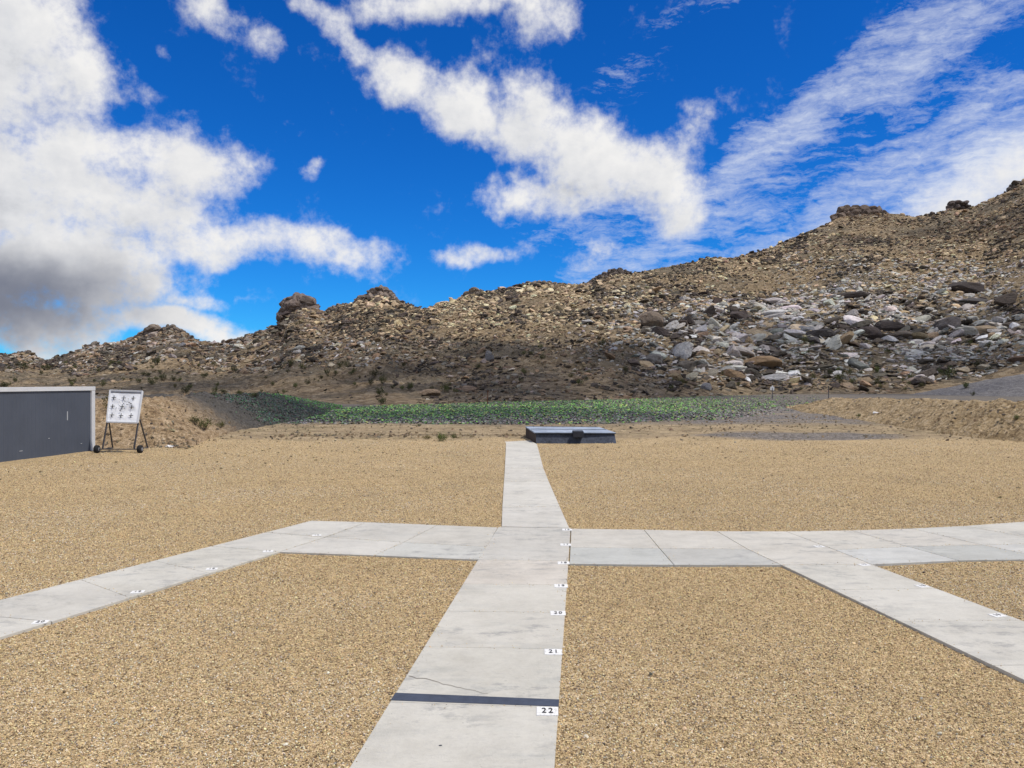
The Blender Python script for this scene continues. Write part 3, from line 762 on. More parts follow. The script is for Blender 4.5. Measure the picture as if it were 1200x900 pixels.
quad_obj('back_wall', [bbr + dz + (-.004, 0, 0), bbl + dz + (.004, 0, 0), tbl, tbr], M_bunk, th)
up = np.array([0, 0, .012])
rp = [tfl + up + (-.03, -.05, 0), tfr + up + (.04, -.05, 0), tbr + up + (.03, .02, 0), tbl + up + (-.02, .02, 0)]
quad_obj('roof', rp, M_roof, th, .035)
mm = (rp[0] + rp[1]) / 2
lid = bmesh.new()
for k in range(3):
    f0 = (k + .92) / 3
    if k == 2: break
bx0, bx1 = Pz(671.4, 503, 24.3)[0], Pz(683.6, 503, 24.3)[0]
bm = bmesh.new(); vs = box_bm(bm, ((bx0 + bx1) / 2, 24.36, .27), (bx1 - bx0, .46, .19))
for v in bm.verts:
    if v.co.y < 24.3: v.co.z -= .02 if v.co.z > .27 else .0
vent = bm_obj('vent_box', bm, M_vent, th, bevel=.008)
bar('roof_seam', rp[0] + (rp[3] - rp[0]) * .50 + (.03, 0, .004), rp[1] + (rp[2] - rp[1]) * .50 + (-.03, 0, .004), .02, M_bunk, th)
bar('drip_edge', rp[0] + np.array([.0, -.012, -.03]), rp[1] + np.array([.0, -.012, -.03]), .02, M_black, th)

# ------------------------------------------------------------------ grey steel fence, left
fn = empty('steel_fence', (0, 0, 0)); tag(fn, 'dark grey sheet steel fence with pale top rail and end post at the left edge', 'fence')
f1 = P(108, 527.2)[:2]; f0 = P(0, 540.5)[:2]; fd = (f0 - f1) / np.linalg.norm(f0 - f1); H_ = 1.66
fnorm = np.array([-fd[1], fd[0]]);
if fnorm[0] < 0: fnorm = -fnorm
def fence_pt(s, off, z): q = f1 + fd * s + fnorm * off; return (q[0], q[1], z)
for k in range(11):
    s0 = .07 + k * 1.0; s1 = s0 + .996
    nseg = 48; V = []; u = np.linspace(0, 1, nseg * 4 + 1)
    for z in (-.06, H_ - .03):
        for uu in u:
            ph = (uu * 8) % 1.0
            off = .0035 if ph > .86 else 0
            q = fence_pt(s0 + (s1 - s0) * uu, off, z); V.append(q)
    o = link('sheet_panel', mesh_np('sheet_panel', V, grid_faces(2, len(u))), fn, M_steel)
    sm = o.modifiers.new('thickness', 'SOLIDIFY'); sm.thickness = .004
tz = H_ + .02
def fbox(name, s0, s1, o0, o1, z0, z1, mat):
    return prism(name, [fence_pt(s0, o0, 0), fence_pt(s1, o0, 0), fence_pt(s1, o1, 0), fence_pt(s0, o1, 0)], z0, z1, mat, fn, bevel=.004)
fbox('top_rail', -.085, 11.2, -.04, .035, H_ - .045, H_ + .06, M_trim)
fbox('end_post', -.08, .05, -.03, .03, -.1, H_ - .048, M_trim)
fbox('base_rail', .07, 11.1, -.03, -.012, -.1, .06, M_steel)
for k in range(1, 6): fbox('rear_post', k * 2.0, k * 2.0 + .06, -.09, -.03, -.1, H_ - .05, M_tube)
pq = .95
o = fbox('pale_mark', pq, pq + .028, .006, .012, .85, 1.08, M_rim2)  # thin pale vertical mark on the sheet steel
for s_, z_, l_ in ((2.5, .18, .10), (1.6, .42, .05), (.42, .2, .05)): fbox('scuff_mark', s_, s_ + l_, .0125, .0145, z_, z_ + .012, M_trim)

# ------------------------------------------------------------------ patterning stand
ts = empty('target_stand', (-10.3, 21.1, GZ)); tag(ts, 'wheeled steel target stand with a dented white board of nine black crosses', 'target stand')
ox, oy, oz = ts.location
def L_(px, py, Y): return Vector((Pz(px, py, Y)[0] - ox, Y - oy, Pz(px, py, Y)[2] - oz))
bl, br, tl, tr = L_(125.2, 494.5, 21.15), L_(161.5, 495.5, 21.15), L_(129.3, 457.3, 21.42), L_(167.2, 458.6, 21.42)
nx, ny = 34, 34; V = []
for j in range(ny):
    for i in range(nx):
        u, v = i / (nx - 1), j / (ny - 1)
        q = (bl * (1 - u) + br * u) * (1 - v) + (tl * (1 - u) + tr * u) * v
        edge = min(u, v, 1 - u, 1 - v) * 5
        d = .020 * float(fbm(np.array(u * 5.), np.array(v * 5.), 4, 55)) * min(1, edge)
        d += -.022 * math.exp(-(((u - .60) / .16) ** 2 + ((v - .32) / .13) ** 2)) + .014 * math.exp(-(((u - .7) / .08) ** 2 + ((v - .62) / .1) ** 2))
        V.append((q[0], q[1] - d, q[2]))
fc = grid_faces(ny, nx)
o = link('target_board', mesh_np('target_board', V, fc, True), ts, M_panel)
sm = o.modifiers.new('thickness', 'SOLIDIFY'); sm.thickness = .008; sm.offset = 0
def bp(u, v, out=.02):
    q = (bl * (1 - u) + br * u) * (1 - v) + (tl * (1 - u) + tr * u) * v; return q + Vector((0, -out, 0))
for k, (a, b_) in enumerate(((bl, br), (br, tr), (tr, tl), (tl, bl))):
    f = Vector((0, -.006, 0)); bar('board_frame', a + f, b_ + f, .038, M_trim, ts)
ins = Vector((0, -.02, -.05))
bar('clamp_bar', bp(.03, .945, .012), bp(.97, .945, .012), .018, M_tube, ts)
def on_board(name, u, v, w, h, mat, ang=0, out=.034):
    c = bp(u, v, out); bm = bmesh.new(); box_bm(bm, c, (w, .003, h), Euler((R(-14), ang, 0)))
    return bm_obj(name, bm, mat, ts)
for v in (.78, .50, .22):
    for u in (.16, .46, .76):
        uu = u + random.uniform(-.015, .015); vv = v + random.uniform(-.01, .01)
        c = bp(uu, vv, .036); bm = bmesh.new()
        box_bm(bm, c, (.115, .003, .015), Euler((R(-14), 0, 0))); box_bm(bm, c + Vector((0, -.001, 0)), (.017, .003, .12), Euler((R(-14), 0, 0)))
        bm_obj('cross_mark', bm, M_black, ts)
for k in range(16):
    u = random.gauss(.55, .14); v = random.gauss(.5, .17)
    on_board('torn_patch', min(.9, max(.1, u)), min(.88, max(.1, v)), random.uniform(.015, .045), random.uniform(.01, .022), random.choice([M_tube, M_black, M_rim]), random.uniform(-.9, .9), .038)
wl, wr = L_(113.5, 525.0, 21.05), L_(164, 525.6, 21.05)
wl.z = wr.z = .10
axl = wl; axr = wr
bar('axle', axl, axr, .03, M_tube, ts)
ffl, ffr = L_(120, 526, 21.05), L_(157, 526, 21.05); ffl.z = ffr.z = .10
rfl, rfr = L_(132, 526, 22.0), L_(173, 526, 22.0); rfl.z = rfr.z = .06
bar('leg', bl + Vector((0, .02, 0)), ffl, .034, M_tube, ts); bar('leg', br + Vector((0, .02, 0)), ffr, .034, M_tube, ts)
bar('leg', bl + (tl - bl) * .05 + Vector((.03, .03, 0)), rfl, .034, M_tube, ts); bar('leg', br + (tr - br) * .1 + Vector((.03, .03, 0)), rfr, .034, M_tube, ts)
bar('floor_rail', L_(108, 530, 21.9) * 1.0, L_(181, 530, 21.9), .035, M_tube, ts)
for o in ts.children:
    pass
bar('side_rail', ffl, rfl, .03, M_tube, ts); bar('side_rail', ffr, rfr, .03, M_tube, ts)
for c in (axl, axr):
    bm = bmesh.new(); bmesh.ops.create_cone(bm, cap_ends=True, segments=28, radius1=.105, radius2=.105, depth=.11, matrix=Matrix.Translation(c) @ Euler((0, R(90), 0)).to_matrix().to_4x4())
    bmesh.ops.bevel(bm, geom=[e for e in bm.edges if len(e.link_faces) == 2 and abs(e.link_faces[0].normal.dot(e.link_faces[1].normal)) < .3], offset=.03, segments=3, affect='EDGES', profile=.5)
    w = bm_obj('wheel', bm, M_tyre, ts, smooth=True)
    bm = bmesh.new(); bmesh.ops.create_cone(bm, cap_ends=True, segments=20, radius1=.045, radius2=.045, depth=.122, matrix=Matrix.Translation(c) @ Euler((0, R(90), 0)).to_matrix().to_4x4())
    bm_obj('rim', bm, M_rim, w)

# ------------------------------------------------------------------ where a sight line meets the terrain
from mathutils.bvhtree import BVHTree
def bvh_of(o):
    me = o.data
    return BVHTree.FromPolygons([v.co[:] for v in me.vertices], [p.vertices[:] for p in me.polygons])
TREES = [bvh_of(o) for o in (hill, bR, bL, bpy.data.objects['gravel_mound'])]
def cast(px, py):
    d = Vector(((px - 600) / F, 1, (HY - py) / F)).normalized(); o = Vector((0, 0, CAMZ)); best = None
    if d.z < -1e-4:
        k = (CAMZ - GZ) / -d.z; best = o + d * k
    for t in TREES:
        h = t.ray_cast(o, d)[0]
        if h is not None and (best is None or (h - o).length < (best - o).length): best = h
    return best
# ------------------------------------------------------------------ posts and litter
def post(px, py0, py1, label, w, mat, cap=None, lean=0):
    b0 = P(px, py0); Y = b0[1]; ztop = CAMZ + (HY - py1) * Y / F
    e = empty('marker_post', (b0[0], b0[1], 0)); tag(e, label, 'post')
    bar('stake', (0, 0, -.2), (lean, 0, ztop), w, mat, e)
    if cap:
        bm = bmesh.new(); box_bm(bm, (lean, 0, ztop - .08), (.42, .04, .36), Euler((0, R(8), 0))); bm_obj('plate', bm, cap, e, bevel=.006)
        bm = bmesh.new(); box_bm(bm, (lean + .02, 0, ztop + .17), (.16, .04, .14), Euler((0, R(20), 0))); bm_obj('tip', bm, cap, e, bevel=.004)
    else:
        bm = bmesh.new(); box_bm(bm, (lean, 0, ztop + .02), (w * 1.6, w * 1.6, .05)); bm_obj('cap', bm, mat, e)
post(905, 468, 454.5, 'thin post with a small white plate at the far edge of the green field', .07, M_tube, M_white)
post(971, 467.2, 453, 'thin bare dark post standing behind the left end of the tan bank', .07, M_tube)
post(571, 474.5, 458.5, 'thin rusty post at the back edge of the green shard field', .06, M_rust, None, .05)
def litter(name, px, py, Y, s, label, cat, mat, seed, rot=(0, 0, 0), z=None):
    q = cast(px, py); me = rock_mesh(name, seed, 2, 9, mat, .8, .22)
    o = link(name, me); o.location = q if z is None else (q[0], q[1], z); o.scale = s; o.rotation_euler = rot
    return tag(o, label, cat)
litter('plastic_bag', 199.5, 523, 23.2, (.13, .10, .07), 'crumpled white plastic scrap lying at the foot of the tan mound', 'litter', M_white, 3)
litter('pale_stone', 190.5, 516.5, 24.3, (.05, .06, .13), 'small pale upright scrap on the slope of the tan mound', 'litter', mat_plain('pale_sand', (.6, .5, .36)), 5, (.1, .3, 0))
o = litter('dark_chip', 516, 874.5, 4, (.012, .006, .004), 'small dark chip lying on the concrete below the painted stripe', 'chip', M_strip, 21); o.location = tuple(P(516, 874.5)[:2]) + (.003,)
litter('plastic_scrap', 1026, 484.3, 44.5, (.20, .10, .09), 'small white scrap stuck in the tan dirt bank on the right', 'litter', M_white, 8)

# ------------------------------------------------------------------ rubble and boulders on the hill
def jit(c, r, n): return np.clip(np.array(c)[None] * np.clip(1 + r * rng.normal(size=(n, 1)), .35, 1.9) * (1 + .035 * rng.normal(size=(n, 3))), .015, .75)
def rock_zone(px, py, n1, n2):
    """colour class of the stone at a place of the slope: 0 tan, 1 pale grey, 2 dark varnished, 3 brown, 4 mid grey"""
    u = rng.random(len(px))
    pale = sstep(640, 860, px) * sstep(320, 385, py) * (1 - sstep(420, 458, py)) + .55 * sstep(880, 1000, px) * sstep(285, 320, py) * (1 - sstep(425, 455, py)) + .2 * (px < 480) * sstep(395, 405, py)*(1-sstep(425,436,py))
    pale = np.clip(pale * (.25 + 1.25 * n1), 0, .82)
    tanw = sstep(330, 480, px) * (1 - sstep(375, 410, py)) * (1 - sstep(860, 1000, px) * (1 - sstep(255, 300, py)) * .7)
    z = np.full(len(px), 3)
    z = np.where(u < .30, 4, z); z = np.where(u > .80, 2, z)
    z = np.where((u < tanw * .72) , 0, z)
    z = np.where(rng.random(len(px)) < pale, 1, z)
    z = np.where((n2 > .62) & (rng.random(len(px)) < .6), 2, z)
    return z
PAL = {0: (.58, .45, .29), 1: (.50, .475, .435), 2: (.10, .082, .066), 3: (.29, .21, .135), 4: (.36, .31, .25)}
def tints(z):
    out = np.zeros((len(z), 3))
    for k, c in PAL.items():
        i = z == k; out[i] = jit(c, .32, i.sum())
    return out
def sample_rocks(n, smin, smax, pw, pxr=(-260, 1460)):
    px = rng.uniform(pxr[0], pxr[1], n); v = rng.random(n)
    Bd = bdist(px); Rd = rdist(px)
    t = v ** .95; Y = Bd + t * (Rd + 6 - Bd)
    # even cover in the picture: weight by local slope of the sight line
    z = hill_z(px, Y); py = HY - (z - CAMZ) * F / Y
    s = smin + (smax - smin) * rng.random(n) ** pw
    return px, py, Y, z, s, t
rock_protos = [rock_mesh('rubble_%d' % i, 100 + i, 2, 13 + i % 4, M_rock, .9, .05, cutk=.85) for i in range(12)]
def rocks_arrays(px, py, Y, z, s_px, zone, sink=.36):
    n = len(px); size = s_px * Y / F * .5
    flatk = 1 - .38 * sstep(700, 850, px) * sstep(340, 380, py)
    sc = size[:, None] * np.stack([rng.uniform(.8, 1.7, n), rng.uniform(.7, 1.3, n), rng.uniform(.45, .95, n) * flatk], 1)
    rot = np.stack([rng.normal(0, .3, n), rng.normal(-.08, .3, n), np.where(rng.random(n) < .6, rng.normal(0, .5, n), rng.uniform(0, 6.28, n))], 1)
    X = (px - 600) * Y / F
    zz = z + sc[:, 2] * (1 - 2 * sink) * .6
    return np.stack([X, Y, zz], 1), sc, rot
# cover: fine rubble
N = 140000
px, py, Y, z, s, t = sample_rocks(N, 1.8, 8.5, 2.4)
n1 = vnoise(px * .018, py * .05, 51); n2 = vnoise(px * .03, py * .07, 61); n3 = fbm(px * .02, py * .06, 3, 63)
X = (px - 600) * Y / F
apronm = (1 - sstep(400, 560, px)) * sstep(424, 440, py + 12 * n3)
gully = sstep(-.05, .35, fbm(X * .06, Y * .05, 4, 91, .6)) * .86; szn = fbm(X * .035, Y * .03, 4, 93, .6)
foot = sstep(452, 460, py)
keep = rng.random(N) > np.clip(apronm * .97 + gully * (1 - .45 * sstep(700, 800, px) * sstep(350, 380, py)) + foot * .5, 0, .985)
mound = ((X - 87) / 27) ** 2 + ((Y - 117) / 20) ** 2 < 1.0
keep &= ~mound
s = s * (1 + .5 * sstep(690, 900, px) * sstep(340, 380, py)) * np.where(py < 330, .85, 1) * (1 + .75 * np.clip(szn, -.5, .8))
px, py, Y, z, s, n1, n2 = [a[keep] for a in (px, py, Y, z, s, n1, n2)]
zone = rock_zone(px, py, n1, n2)
pos, sc, rot = rocks_arrays(px, py, Y, z, s, zone)
gn_scatter('hillside_rubble', pos, sc, rot, tints(zone), rock_protos, 'loose granite rubble covering the slope of the hill', 3)
# large blocks: the 270 that show largest are objects of their own, the rest one object
N = 15000
px, py, Y, z, s, t = sample_rocks(N, 4.0, 17., 3.2)
n1 = vnoise(px * .018, py * .05, 51); n2 = vnoise(px * .03, py * .07, 61); n3 = fbm(px * .02, py * .06, 3, 63)
X = (px - 600) * Y / F
apronm = (1 - sstep(400, 540, px)) * sstep(420, 436, py + 12 * n3)
keep = rng.random(N) > np.clip(apronm * 1.0 + sstep(452, 458, py) * .8 + (py < 330) * .45 * (px > 760), 0, 1)
keep &= ~(((X - 87) / 27) ** 2 + ((Y - 117) / 20) ** 2 < 1.1)
px, py, Y, z, s, n1, n2 = [a[keep] for a in (px, py, Y, z, s, n1, n2)]
bb = fbm(X[keep] * .05, Y * .045, 3, 97)
s = s * (.80 + 1.0 * sstep(690, 860, px) * sstep(340, 385, py)) * (1 + .5 * np.clip(bb, -.6, .6)) * np.where((py < 340) & (px > 700), .62, 1.)
zone = rock_zone(px, py, n1, n2); col = tints(zone)
order = np.argsort(-s * ((px > -10) & (px < 1210)))
NB = 250
big, rest = order[:NB], order[NB:]
pos, sc, rot = rocks_arrays(px, py, Y, z, s, zone)
gn_scatter('hillside_blocks', pos[rest], sc[rest], rot[rest], col[rest], rock_protos, 'scattered larger granite blocks among the rubble', 5)
bm_shapes = [rock_mesh('boulder', 300 + i, 3, 17 + i % 5, M_boulder, .9, .02, smooth=False, cutk=(.86, .98, 1.1)[i % 3]) for i in range(9)]
ZN = {0: 'tan', 1: 'pale grey', 2: 'blackish', 3: 'brown', 4: 'mid grey'}
ORD = ['', 'second', 'third', 'fourth', 'fifth', 'sixth', 'seventh', 'eighth', 'ninth', 'tenth', 'eleventh', 'twelfth', 'thirteenth', 'fourteenth', 'fifteenth', 'sixteenth', 'seventeenth', 'eighteenth', 'nineteenth', 'twentieth'] + ['farther'] * 60
def ordinal(k, n): return 'leftmost' if k == 0 and n > 1 else 'rightmost' if k == n - 1 and n > 1 else ORD[k] + ' leftmost' if n > 1 else 'only'
def region(px, py):
    if px < 330: h = 'of the low left ridge'
    elif px < 520: h = 'below the rock crags'
    elif px < 720: h = 'above the green field'
    elif px < 900: h = 'right of the bunker'
    elif px < 1060: h = 'behind the tan bank'
    else: h = 'at far right'
    rp = np.interp(px, RPX, RPY); k = (py - rp) / (462 - rp)
    v = 'under the skyline' if k < .15 else 'on upper slope' if k < .4 else 'on middle slope' if k < .65 else 'on lower slope' if k < .85 else 'at the foot'
    return v + ' ' + h
def add_boulder(shape, loc, scale, rotv, c, label, group='boulders strewn over the rocky hillside'):
    o = link('boulder', shape); o.location = loc; o.scale = scale; o.rotation_euler = rotv; o.color = tuple(c) + (1,)
    return tag(o, label, 'boulder', group)
seen = {}
for i in big:
    sz = 'huge' if s[i] > 22 else 'large' if s[i] > 16 else 'medium'
    sh = 'flat ' if sc[i][2] < .5 * sc[i][0] else ('blocky ' if sc[i][2] > .8 * sc[i][0] else '')
    lab = '%s %s%s boulder %s' % (sz, sh, ZN[int(zone[i])], region(px[i], py[i]))
    seen.setdefault(lab, []).append((px[i], i))
for lab, L in seen.items():
    L.sort()
    for k, (_, i) in enumerate(L):
        add_boulder(bm_shapes[int(i) % 9], pos[i], sc[i], rot[i], col[i], lab if len(L) == 1 else ordinal(k, len(L)) + ' ' + lab)
# named blocks: (px, py, width px, height px, colour, label)
HERO = [
    (573, 416, 17, 15, (.17, .165, .165), 'lone rounded dark grey boulder standing on the slope above the green field'),
    (765, 374, 30, 20, (.19, .15, .115), 'big rounded brown and grey boulder high in the pale boulder field'),
    (776, 388, 26, 15, (.075, .06, .055), 'dark rounded boulder just below the big brown one'),
    (800, 410, 26, 24, (.47, .46, .45), 'tall smooth pale slab leaning among the boulders right of the bunker'),
    (767, 421, 25, 13, (.22, .20, .18), 'rounded grey-brown boulder low on the slope right of the bunker'),
    (822, 385, 28, 10, (.42, .41, .42), 'flat pale slab lying across the boulder field'),
    (905, 366, 30, 12, (.50, .49, .48), 'broad pale slab in the white patch of the slope'),
    (960, 390, 34, 14, (.06, .052, .05), 'long black overhanging rock left of the biggest dark rock'),
    (955, 397, 22, 14, (.11, .10, .10), 'dark grey block tucked under the long black rock'),
    (1040, 380, 44, 15, (.05, .04, .036), 'longest nearly black rock in the middle of the right slope'),
    (1020, 390, 30, 17, (.07, .055, .05), 'dark brown block below the longest black rock'),
    (1045, 397, 24, 9, (.52, .52, .53), 'flat whitish slab under the nearly black rock'),
    (1112, 378, 32, 16, (.13, .115, .11), 'layered dark grey boulder behind the right bank'),
    (1135, 337, 50, 14, (.055, .045, .042), 'broad black outcrop block high on the far right slope'),
    (1180, 350, 44, 18, (.10, .08, .065), 'brown-black block at the right edge of the slope'),
    (1138, 352, 40, 12, (.07, .065, .065), 'black flat rock under the broad black outcrop block'),
    (1150, 386, 38, 14, (.30, .23, .15), 'smooth tan whaleback boulder near the right edge'),
    (1165, 392, 16, 15, (.33, .24, .16), 'round orange-tan boulder at the end of the tan whaleback'),
    (1190, 382, 20, 12, (.50, .50, .52), 'whitish boulder at the right edge of the picture'),
    (897, 424, 46, 14, (.28, .19, .11), 'long orange-brown slab low on the slope'),
    (862, 438, 36, 14, (.24, .165, .10), 'orange-brown boulder at the left end of the long orange slab'),
    (905, 442, 40, 9, (.45, .44, .43), 'long flat pale rock just above the field edge'),
    (828, 453, 14, 9, (.30, .29, .29), 'small round grey boulder at the field edge right of the bunker'),
    (1128, 433, 32, 8, (.40, .33, .23), 'long low cream rock above the grey gravel mound'),
    (1152, 429, 16, 9, (.38, .33, .25), 'cream block joined to the long low cream rock'),
    (995, 345, 44, 9, (.055, .045, .04), 'thin dark rock ledge across the upper right slope'),
    (690, 376, 20, 7, (.40, .39, .38), 'flat pale slab halfway up the slope above the bunker'),
    (548, 455, 26, 10, (.28, .20, .14), 'tan-brown block at the foot of the slope behind the green field'),
    (505, 460, 26, 9, (.26, .19, .13), 'low brown block at the left foot of the green field slope'),
]
for k, (hx, hy, w_, h_, c, lab) in enumerate(HERO):
    q = cast(hx, hy + h_ * .40); D_ = q[1]; ww = w_ * D_ / F * .5; hh = h_ * D_ / F * .62
    add_boulder(bm_shapes[(k * 4 + 1) % 9], (q[0], q[1] + ww * .15, q[2] + hh * .45), (ww * 1.22, ww * .85, hh * 1.15), (R(random.uniform(-8, 8)), R(random.uniform(-10, 10)), R(random.uniform(-20, 20))), c, lab, None)

# crags on the skyline: each an outcrop of stacked blocks
CRAGS = [
    (30, 418, 40, 14, 14, (.15, .125, .105), 'small jagged dark outcrop on the skyline at the far left'),
    (113, 406, 34, 10, 10, (.16, .135, .11), 'low dark outcrop on the left skyline, left of the tilted slabs'),
    (190, 393, 76, 24, 28, (.18, .145, .115), 'tilted slabby outcrop on the skyline of the left ridge'),
    (262, 403, 22, 7, 7, (.17, .14, .12), 'little round rocks on the skyline between the left outcrops'),
    (350, 366, 42, 36, 30, (.19, .15, .125), 'blocky stacked tower of rock, left of the two main crags'),
    (400, 360, 40, 12, 12, (.20, .165, .13), 'low rocks on the saddle between the two main crags'),
    (442, 352, 56, 30, 30, (.21, .17, .14), 'pointed rocky crag, the right of the two main crags'),
    (556, 345, 44, 14, 14, (.22, .18, .14), 'rounded rocks on the skyline in the middle of the ridge'),
    (635, 336, 90, 14, 22, (.20, .165, .13), 'long broken row of rocks along the middle skyline'),
    (722, 322, 62, 13, 22, (.11, .09, .078), 'dark broken outcrop on the skyline above the bunker'),
    (828, 303, 22, 5, 6, (.14, .115, .095), 'tiny rocks on the smooth skyline right of the middle'),
    (1008, 250, 60, 15, 22, (.15, .115, .092), 'flat-topped castle-like outcrop on the high right skyline'),
    (1092, 251, 20, 5, 5, (.13, .105, .09), 'small dark rocks on the dip of the right skyline'),
    (1122, 244, 26, 15, 12, (.10, .08, .072), 'dark square outcrop on the skyline near the right edge'),
    (1192, 216, 30, 9, 8, (.12, .10, .085), 'dark rocks on the skyline at the right edge of the picture'),
]
for ci_, (hx, hy, w_, h_, n_, c, lab) in enumerate(CRAGS):
    D_ = float(rdist(hx)); k = D_ / F
    X0 = (hx - 600) * k; g0 = CAMZ + (HY - np.interp(hx, RPX, RPY)) * k; ztop = CAMZ + (HY - (hy - h_ * .5)) * k
    e = empty('rock_outcrop', (X0, D_, g0)); tag(e, lab, 'rock outcrop')
    rr_ = random.Random(ci_ * 7 + 1); flat = ci_ in (4, 11, 13)
    nb = int(n_ * 2.6)
    for j in range(nb):
        u = -.5 + (j + rr_.random()) / nb if j < nb * .5 else rr_.uniform(-.42, .42)
        if j < nb * .5: u = -.5 + (j + rr_.random()) / (nb * .5)
        gz = CAMZ + (HY - np.interp(hx + u * w_, RPX, RPY)) * k
        shp = (1. if abs(u) < .36 else .45) * rr_.uniform(.85, 1.0) if flat else (1 - (abs(u) * 2) ** 1.5) * (.35 + .75 * float(vnoise(np.array(u * 6. + ci_), np.array(.5), 9)))
        shp = min(1., shp * (1.25 if abs(u) < .12 else 1)); tz_ = gz + max(0, (ztop - gz)) * shp
        s0 = min(max(1.7, min(w_ * .17, h_ * (.24 if h_ > 25 else .40)) * rr_.uniform(.5, 1.5)) * k, max((tz_ - gz) * .8, 1.5 * k))
        zz = rr_.uniform(gz - s0 * .2, max(gz, tz_ - s0 * .45)) if j >= nb * .5 else max(gz, tz_ - s0 * .5)
        # columns stay supported: stack downwards to the ground
        lev = 0
        while True:
            o = link('block', bm_shapes[rr_.randrange(9)], e)
            o.location = (u * w_ * k + rr_.uniform(-.2, .2) * s0, rr_.uniform(-.35, .35) * s0 - lev * s0 * .35 , zz - g0)
            o.scale = (s0 * rr_.uniform(1.0, 1.6), s0 * rr_.uniform(.9, 1.4), s0 * rr_.uniform(.65, 1.25))
            o.rotation_euler = (rr_.uniform(-.5, .5), rr_.uniform(-.5, .5) - (.4 if ci_ == 2 else 0), rr_.uniform(0, 6.3) if ci_ != 2 else rr_.uniform(-.3, .3))
            f_ = rr_.uniform(.65, 1.5); o.color = tuple(min(.6, x * f_) for x in c) + (1,)
            zz -= s0 * .95; lev += 1
            if zz < gz - s0 * .3 or lev > 5 or j >= nb * .5: break

# ------------------------------------------------------------------ desert shrubs
def mat_leaf(name, c, c2):
    m, t, b = material(name)
    tc = t.add('ShaderNodeTexCoord'); n, _ = t.noise(tc.outputs['Object'], 3., 5, .7); n2, _ = t.noise(tc.outputs['Object'], 30., 2, .7)
    oi = t.add('ShaderNodeObjectInfo')
    col = t.mix(t.maprange(t.math('ADD', t.math('MULTIPLY', n, .6), t.math('MULTIPLY', n2, .4)), .38, .62), c, c2)
    col = t.mix(1., col, oi.outputs['Color'], blend='MULTIPLY')
    t.l.new(col, b.inputs['Base Color']); b.inputs['Roughness'].default_value = .8
    return m
M_leaf = mat_leaf('shrub_leaf', (.045, .05, .022), (.10, .10, .045)); M_twig = mat_plain('dry_twig', (.16, .12, .08), .9)
def shrub_meshes(seed, leaves=420):
    r = np.random.default_rng(seed)
    stems = []; n = 12
    bm = bmesh.new()
    tips = []
    for k in range(n):
        a = r.uniform(0, 6.28); sp = r.uniform(.15, .85); h = r.uniform(.6, 1.05) * (1 - sp * .35)
        tip = Vector((math.cos(a) * sp, math.sin(a) * sp, h)); tips.append(tip)
        b0 = Vector((math.cos(a) * .05, math.sin(a) * .05, -.1)); midp = (b0 + tip) / 2 + Vector(r.normal(0, .05, 3))
        for p, q, w in ((b0, midp, .02), (midp, tip, .012)):
            M = Matrix.Translation((p + q) / 2) @ (q - p).to_track_quat('Z', 'Y').to_matrix().to_4x4()
            bmesh.ops.create_cone(bm, cap_ends=False, segments=4, radius1=w, radius2=w * .6, depth=(q - p).length, matrix=M)
    st = bpy.data.meshes.new('stems'); bm.to_mesh(st); bm.free(); st.materials.append(M_twig)
    V = []; Fc = []
    for k in range(leaves):
        tp = tips[r.integers(n)]; f = r.uniform(.3, 1.08) ** .7
        c = np.array(tp) * f + r.normal(0, .13, 3); c[2] = abs(c[2])
        d = r.normal(size=3); d /= np.linalg.norm(d); e = np.cross(d, r.normal(size=3)); e /= np.linalg.norm(e)
        L, W = r.uniform(.05, .12), r.uniform(.02, .045)
        i = len(V); V += [c - d * L, c + e * W, c + d * L, c - e * W]; Fc.append((i, i + 1, i + 2, i + 3))
    lf = mesh_np('foliage', V, Fc); lf.materials.append(M_leaf)
    return st, lf
SH = [shrub_meshes(500 + i) for i in range(4)]
def add_shrub(px, py, w, hgt, label, group=None, tint=(1, 1, 1), k=0, loc=None):
    q = cast(px, py) if loc is None else loc
    s_ = w * q[1] / F * .5; h_ = hgt * q[1] / F
    e = empty('desert_shrub', q, random.uniform(0, 6.28)); e.scale = (s_, s_, h_)
    tag(e, label, 'shrub', group)
    link('stems', SH[k % 4][0], e); f = link('foliage', SH[k % 4][1], e); f.color = tuple(tint) + (1,)
    return e
NAMED = [
    (135, 480, 34, 24, 'broad olive bush showing between the steel fence and the white target board', (1.1, 1.05, .8)),
    (216, 461, 14, 9, 'dark bush on the slope above the tan mound', (.8, .8, .8)),
    (240, 503, 26, 13, 'grey-green bush at the toe of the tan mound, left of the shard slope', (1.6, 1.6, 1.4)),
    (228, 497, 18, 10, 'small grey-green bush behind the one at the mound toe', (1.5, 1.5, 1.3)),
    (258, 501, 16, 8, 'low grey bush just right of the mound toe', (1.8, 1.7, 1.5)),
    (516, 517, 20, 10, 'bright green low bush beside the far end of the path', (1.3, 1.7, .9)),
    (531, 514, 10, 5, 'tiny green tuft right of the bright green bush', (1.3, 1.6, .9)),
    (500, 515, 14, 5, 'low dry brown-green tuft left of the bright green bush', (1.8, 1.5, 1.0)),
    (490, 500, 10, 4, 'small dark tuft in the dirt strip left of the path end', (1.2, 1.3, .9)),
    (448, 474, 18, 9, 'dark bush at the left corner of the green shard field', (.8, .85, .7)),
    (1140, 463.5, 8, 5, 'small dark bush behind the crest of the tan bank', (1, 1, 1)),
    (1191, 492, 10, 6, 'small green weed on the face of the tan bank at the right edge', (1.2, 1.5, .9)),
    (1006, 489, 7, 5, 'tiny green weed on the left part of the tan bank', (1.2, 1.5, .9)),
    (1132, 455, 12, 8, 'green bush at the left foot of the grey gravel mound', (1., 1.3, .8)),
    (1110, 443, 22, 14, 'dark green bush among rocks left of the gravel mound', (.8, .95, .7)),
]
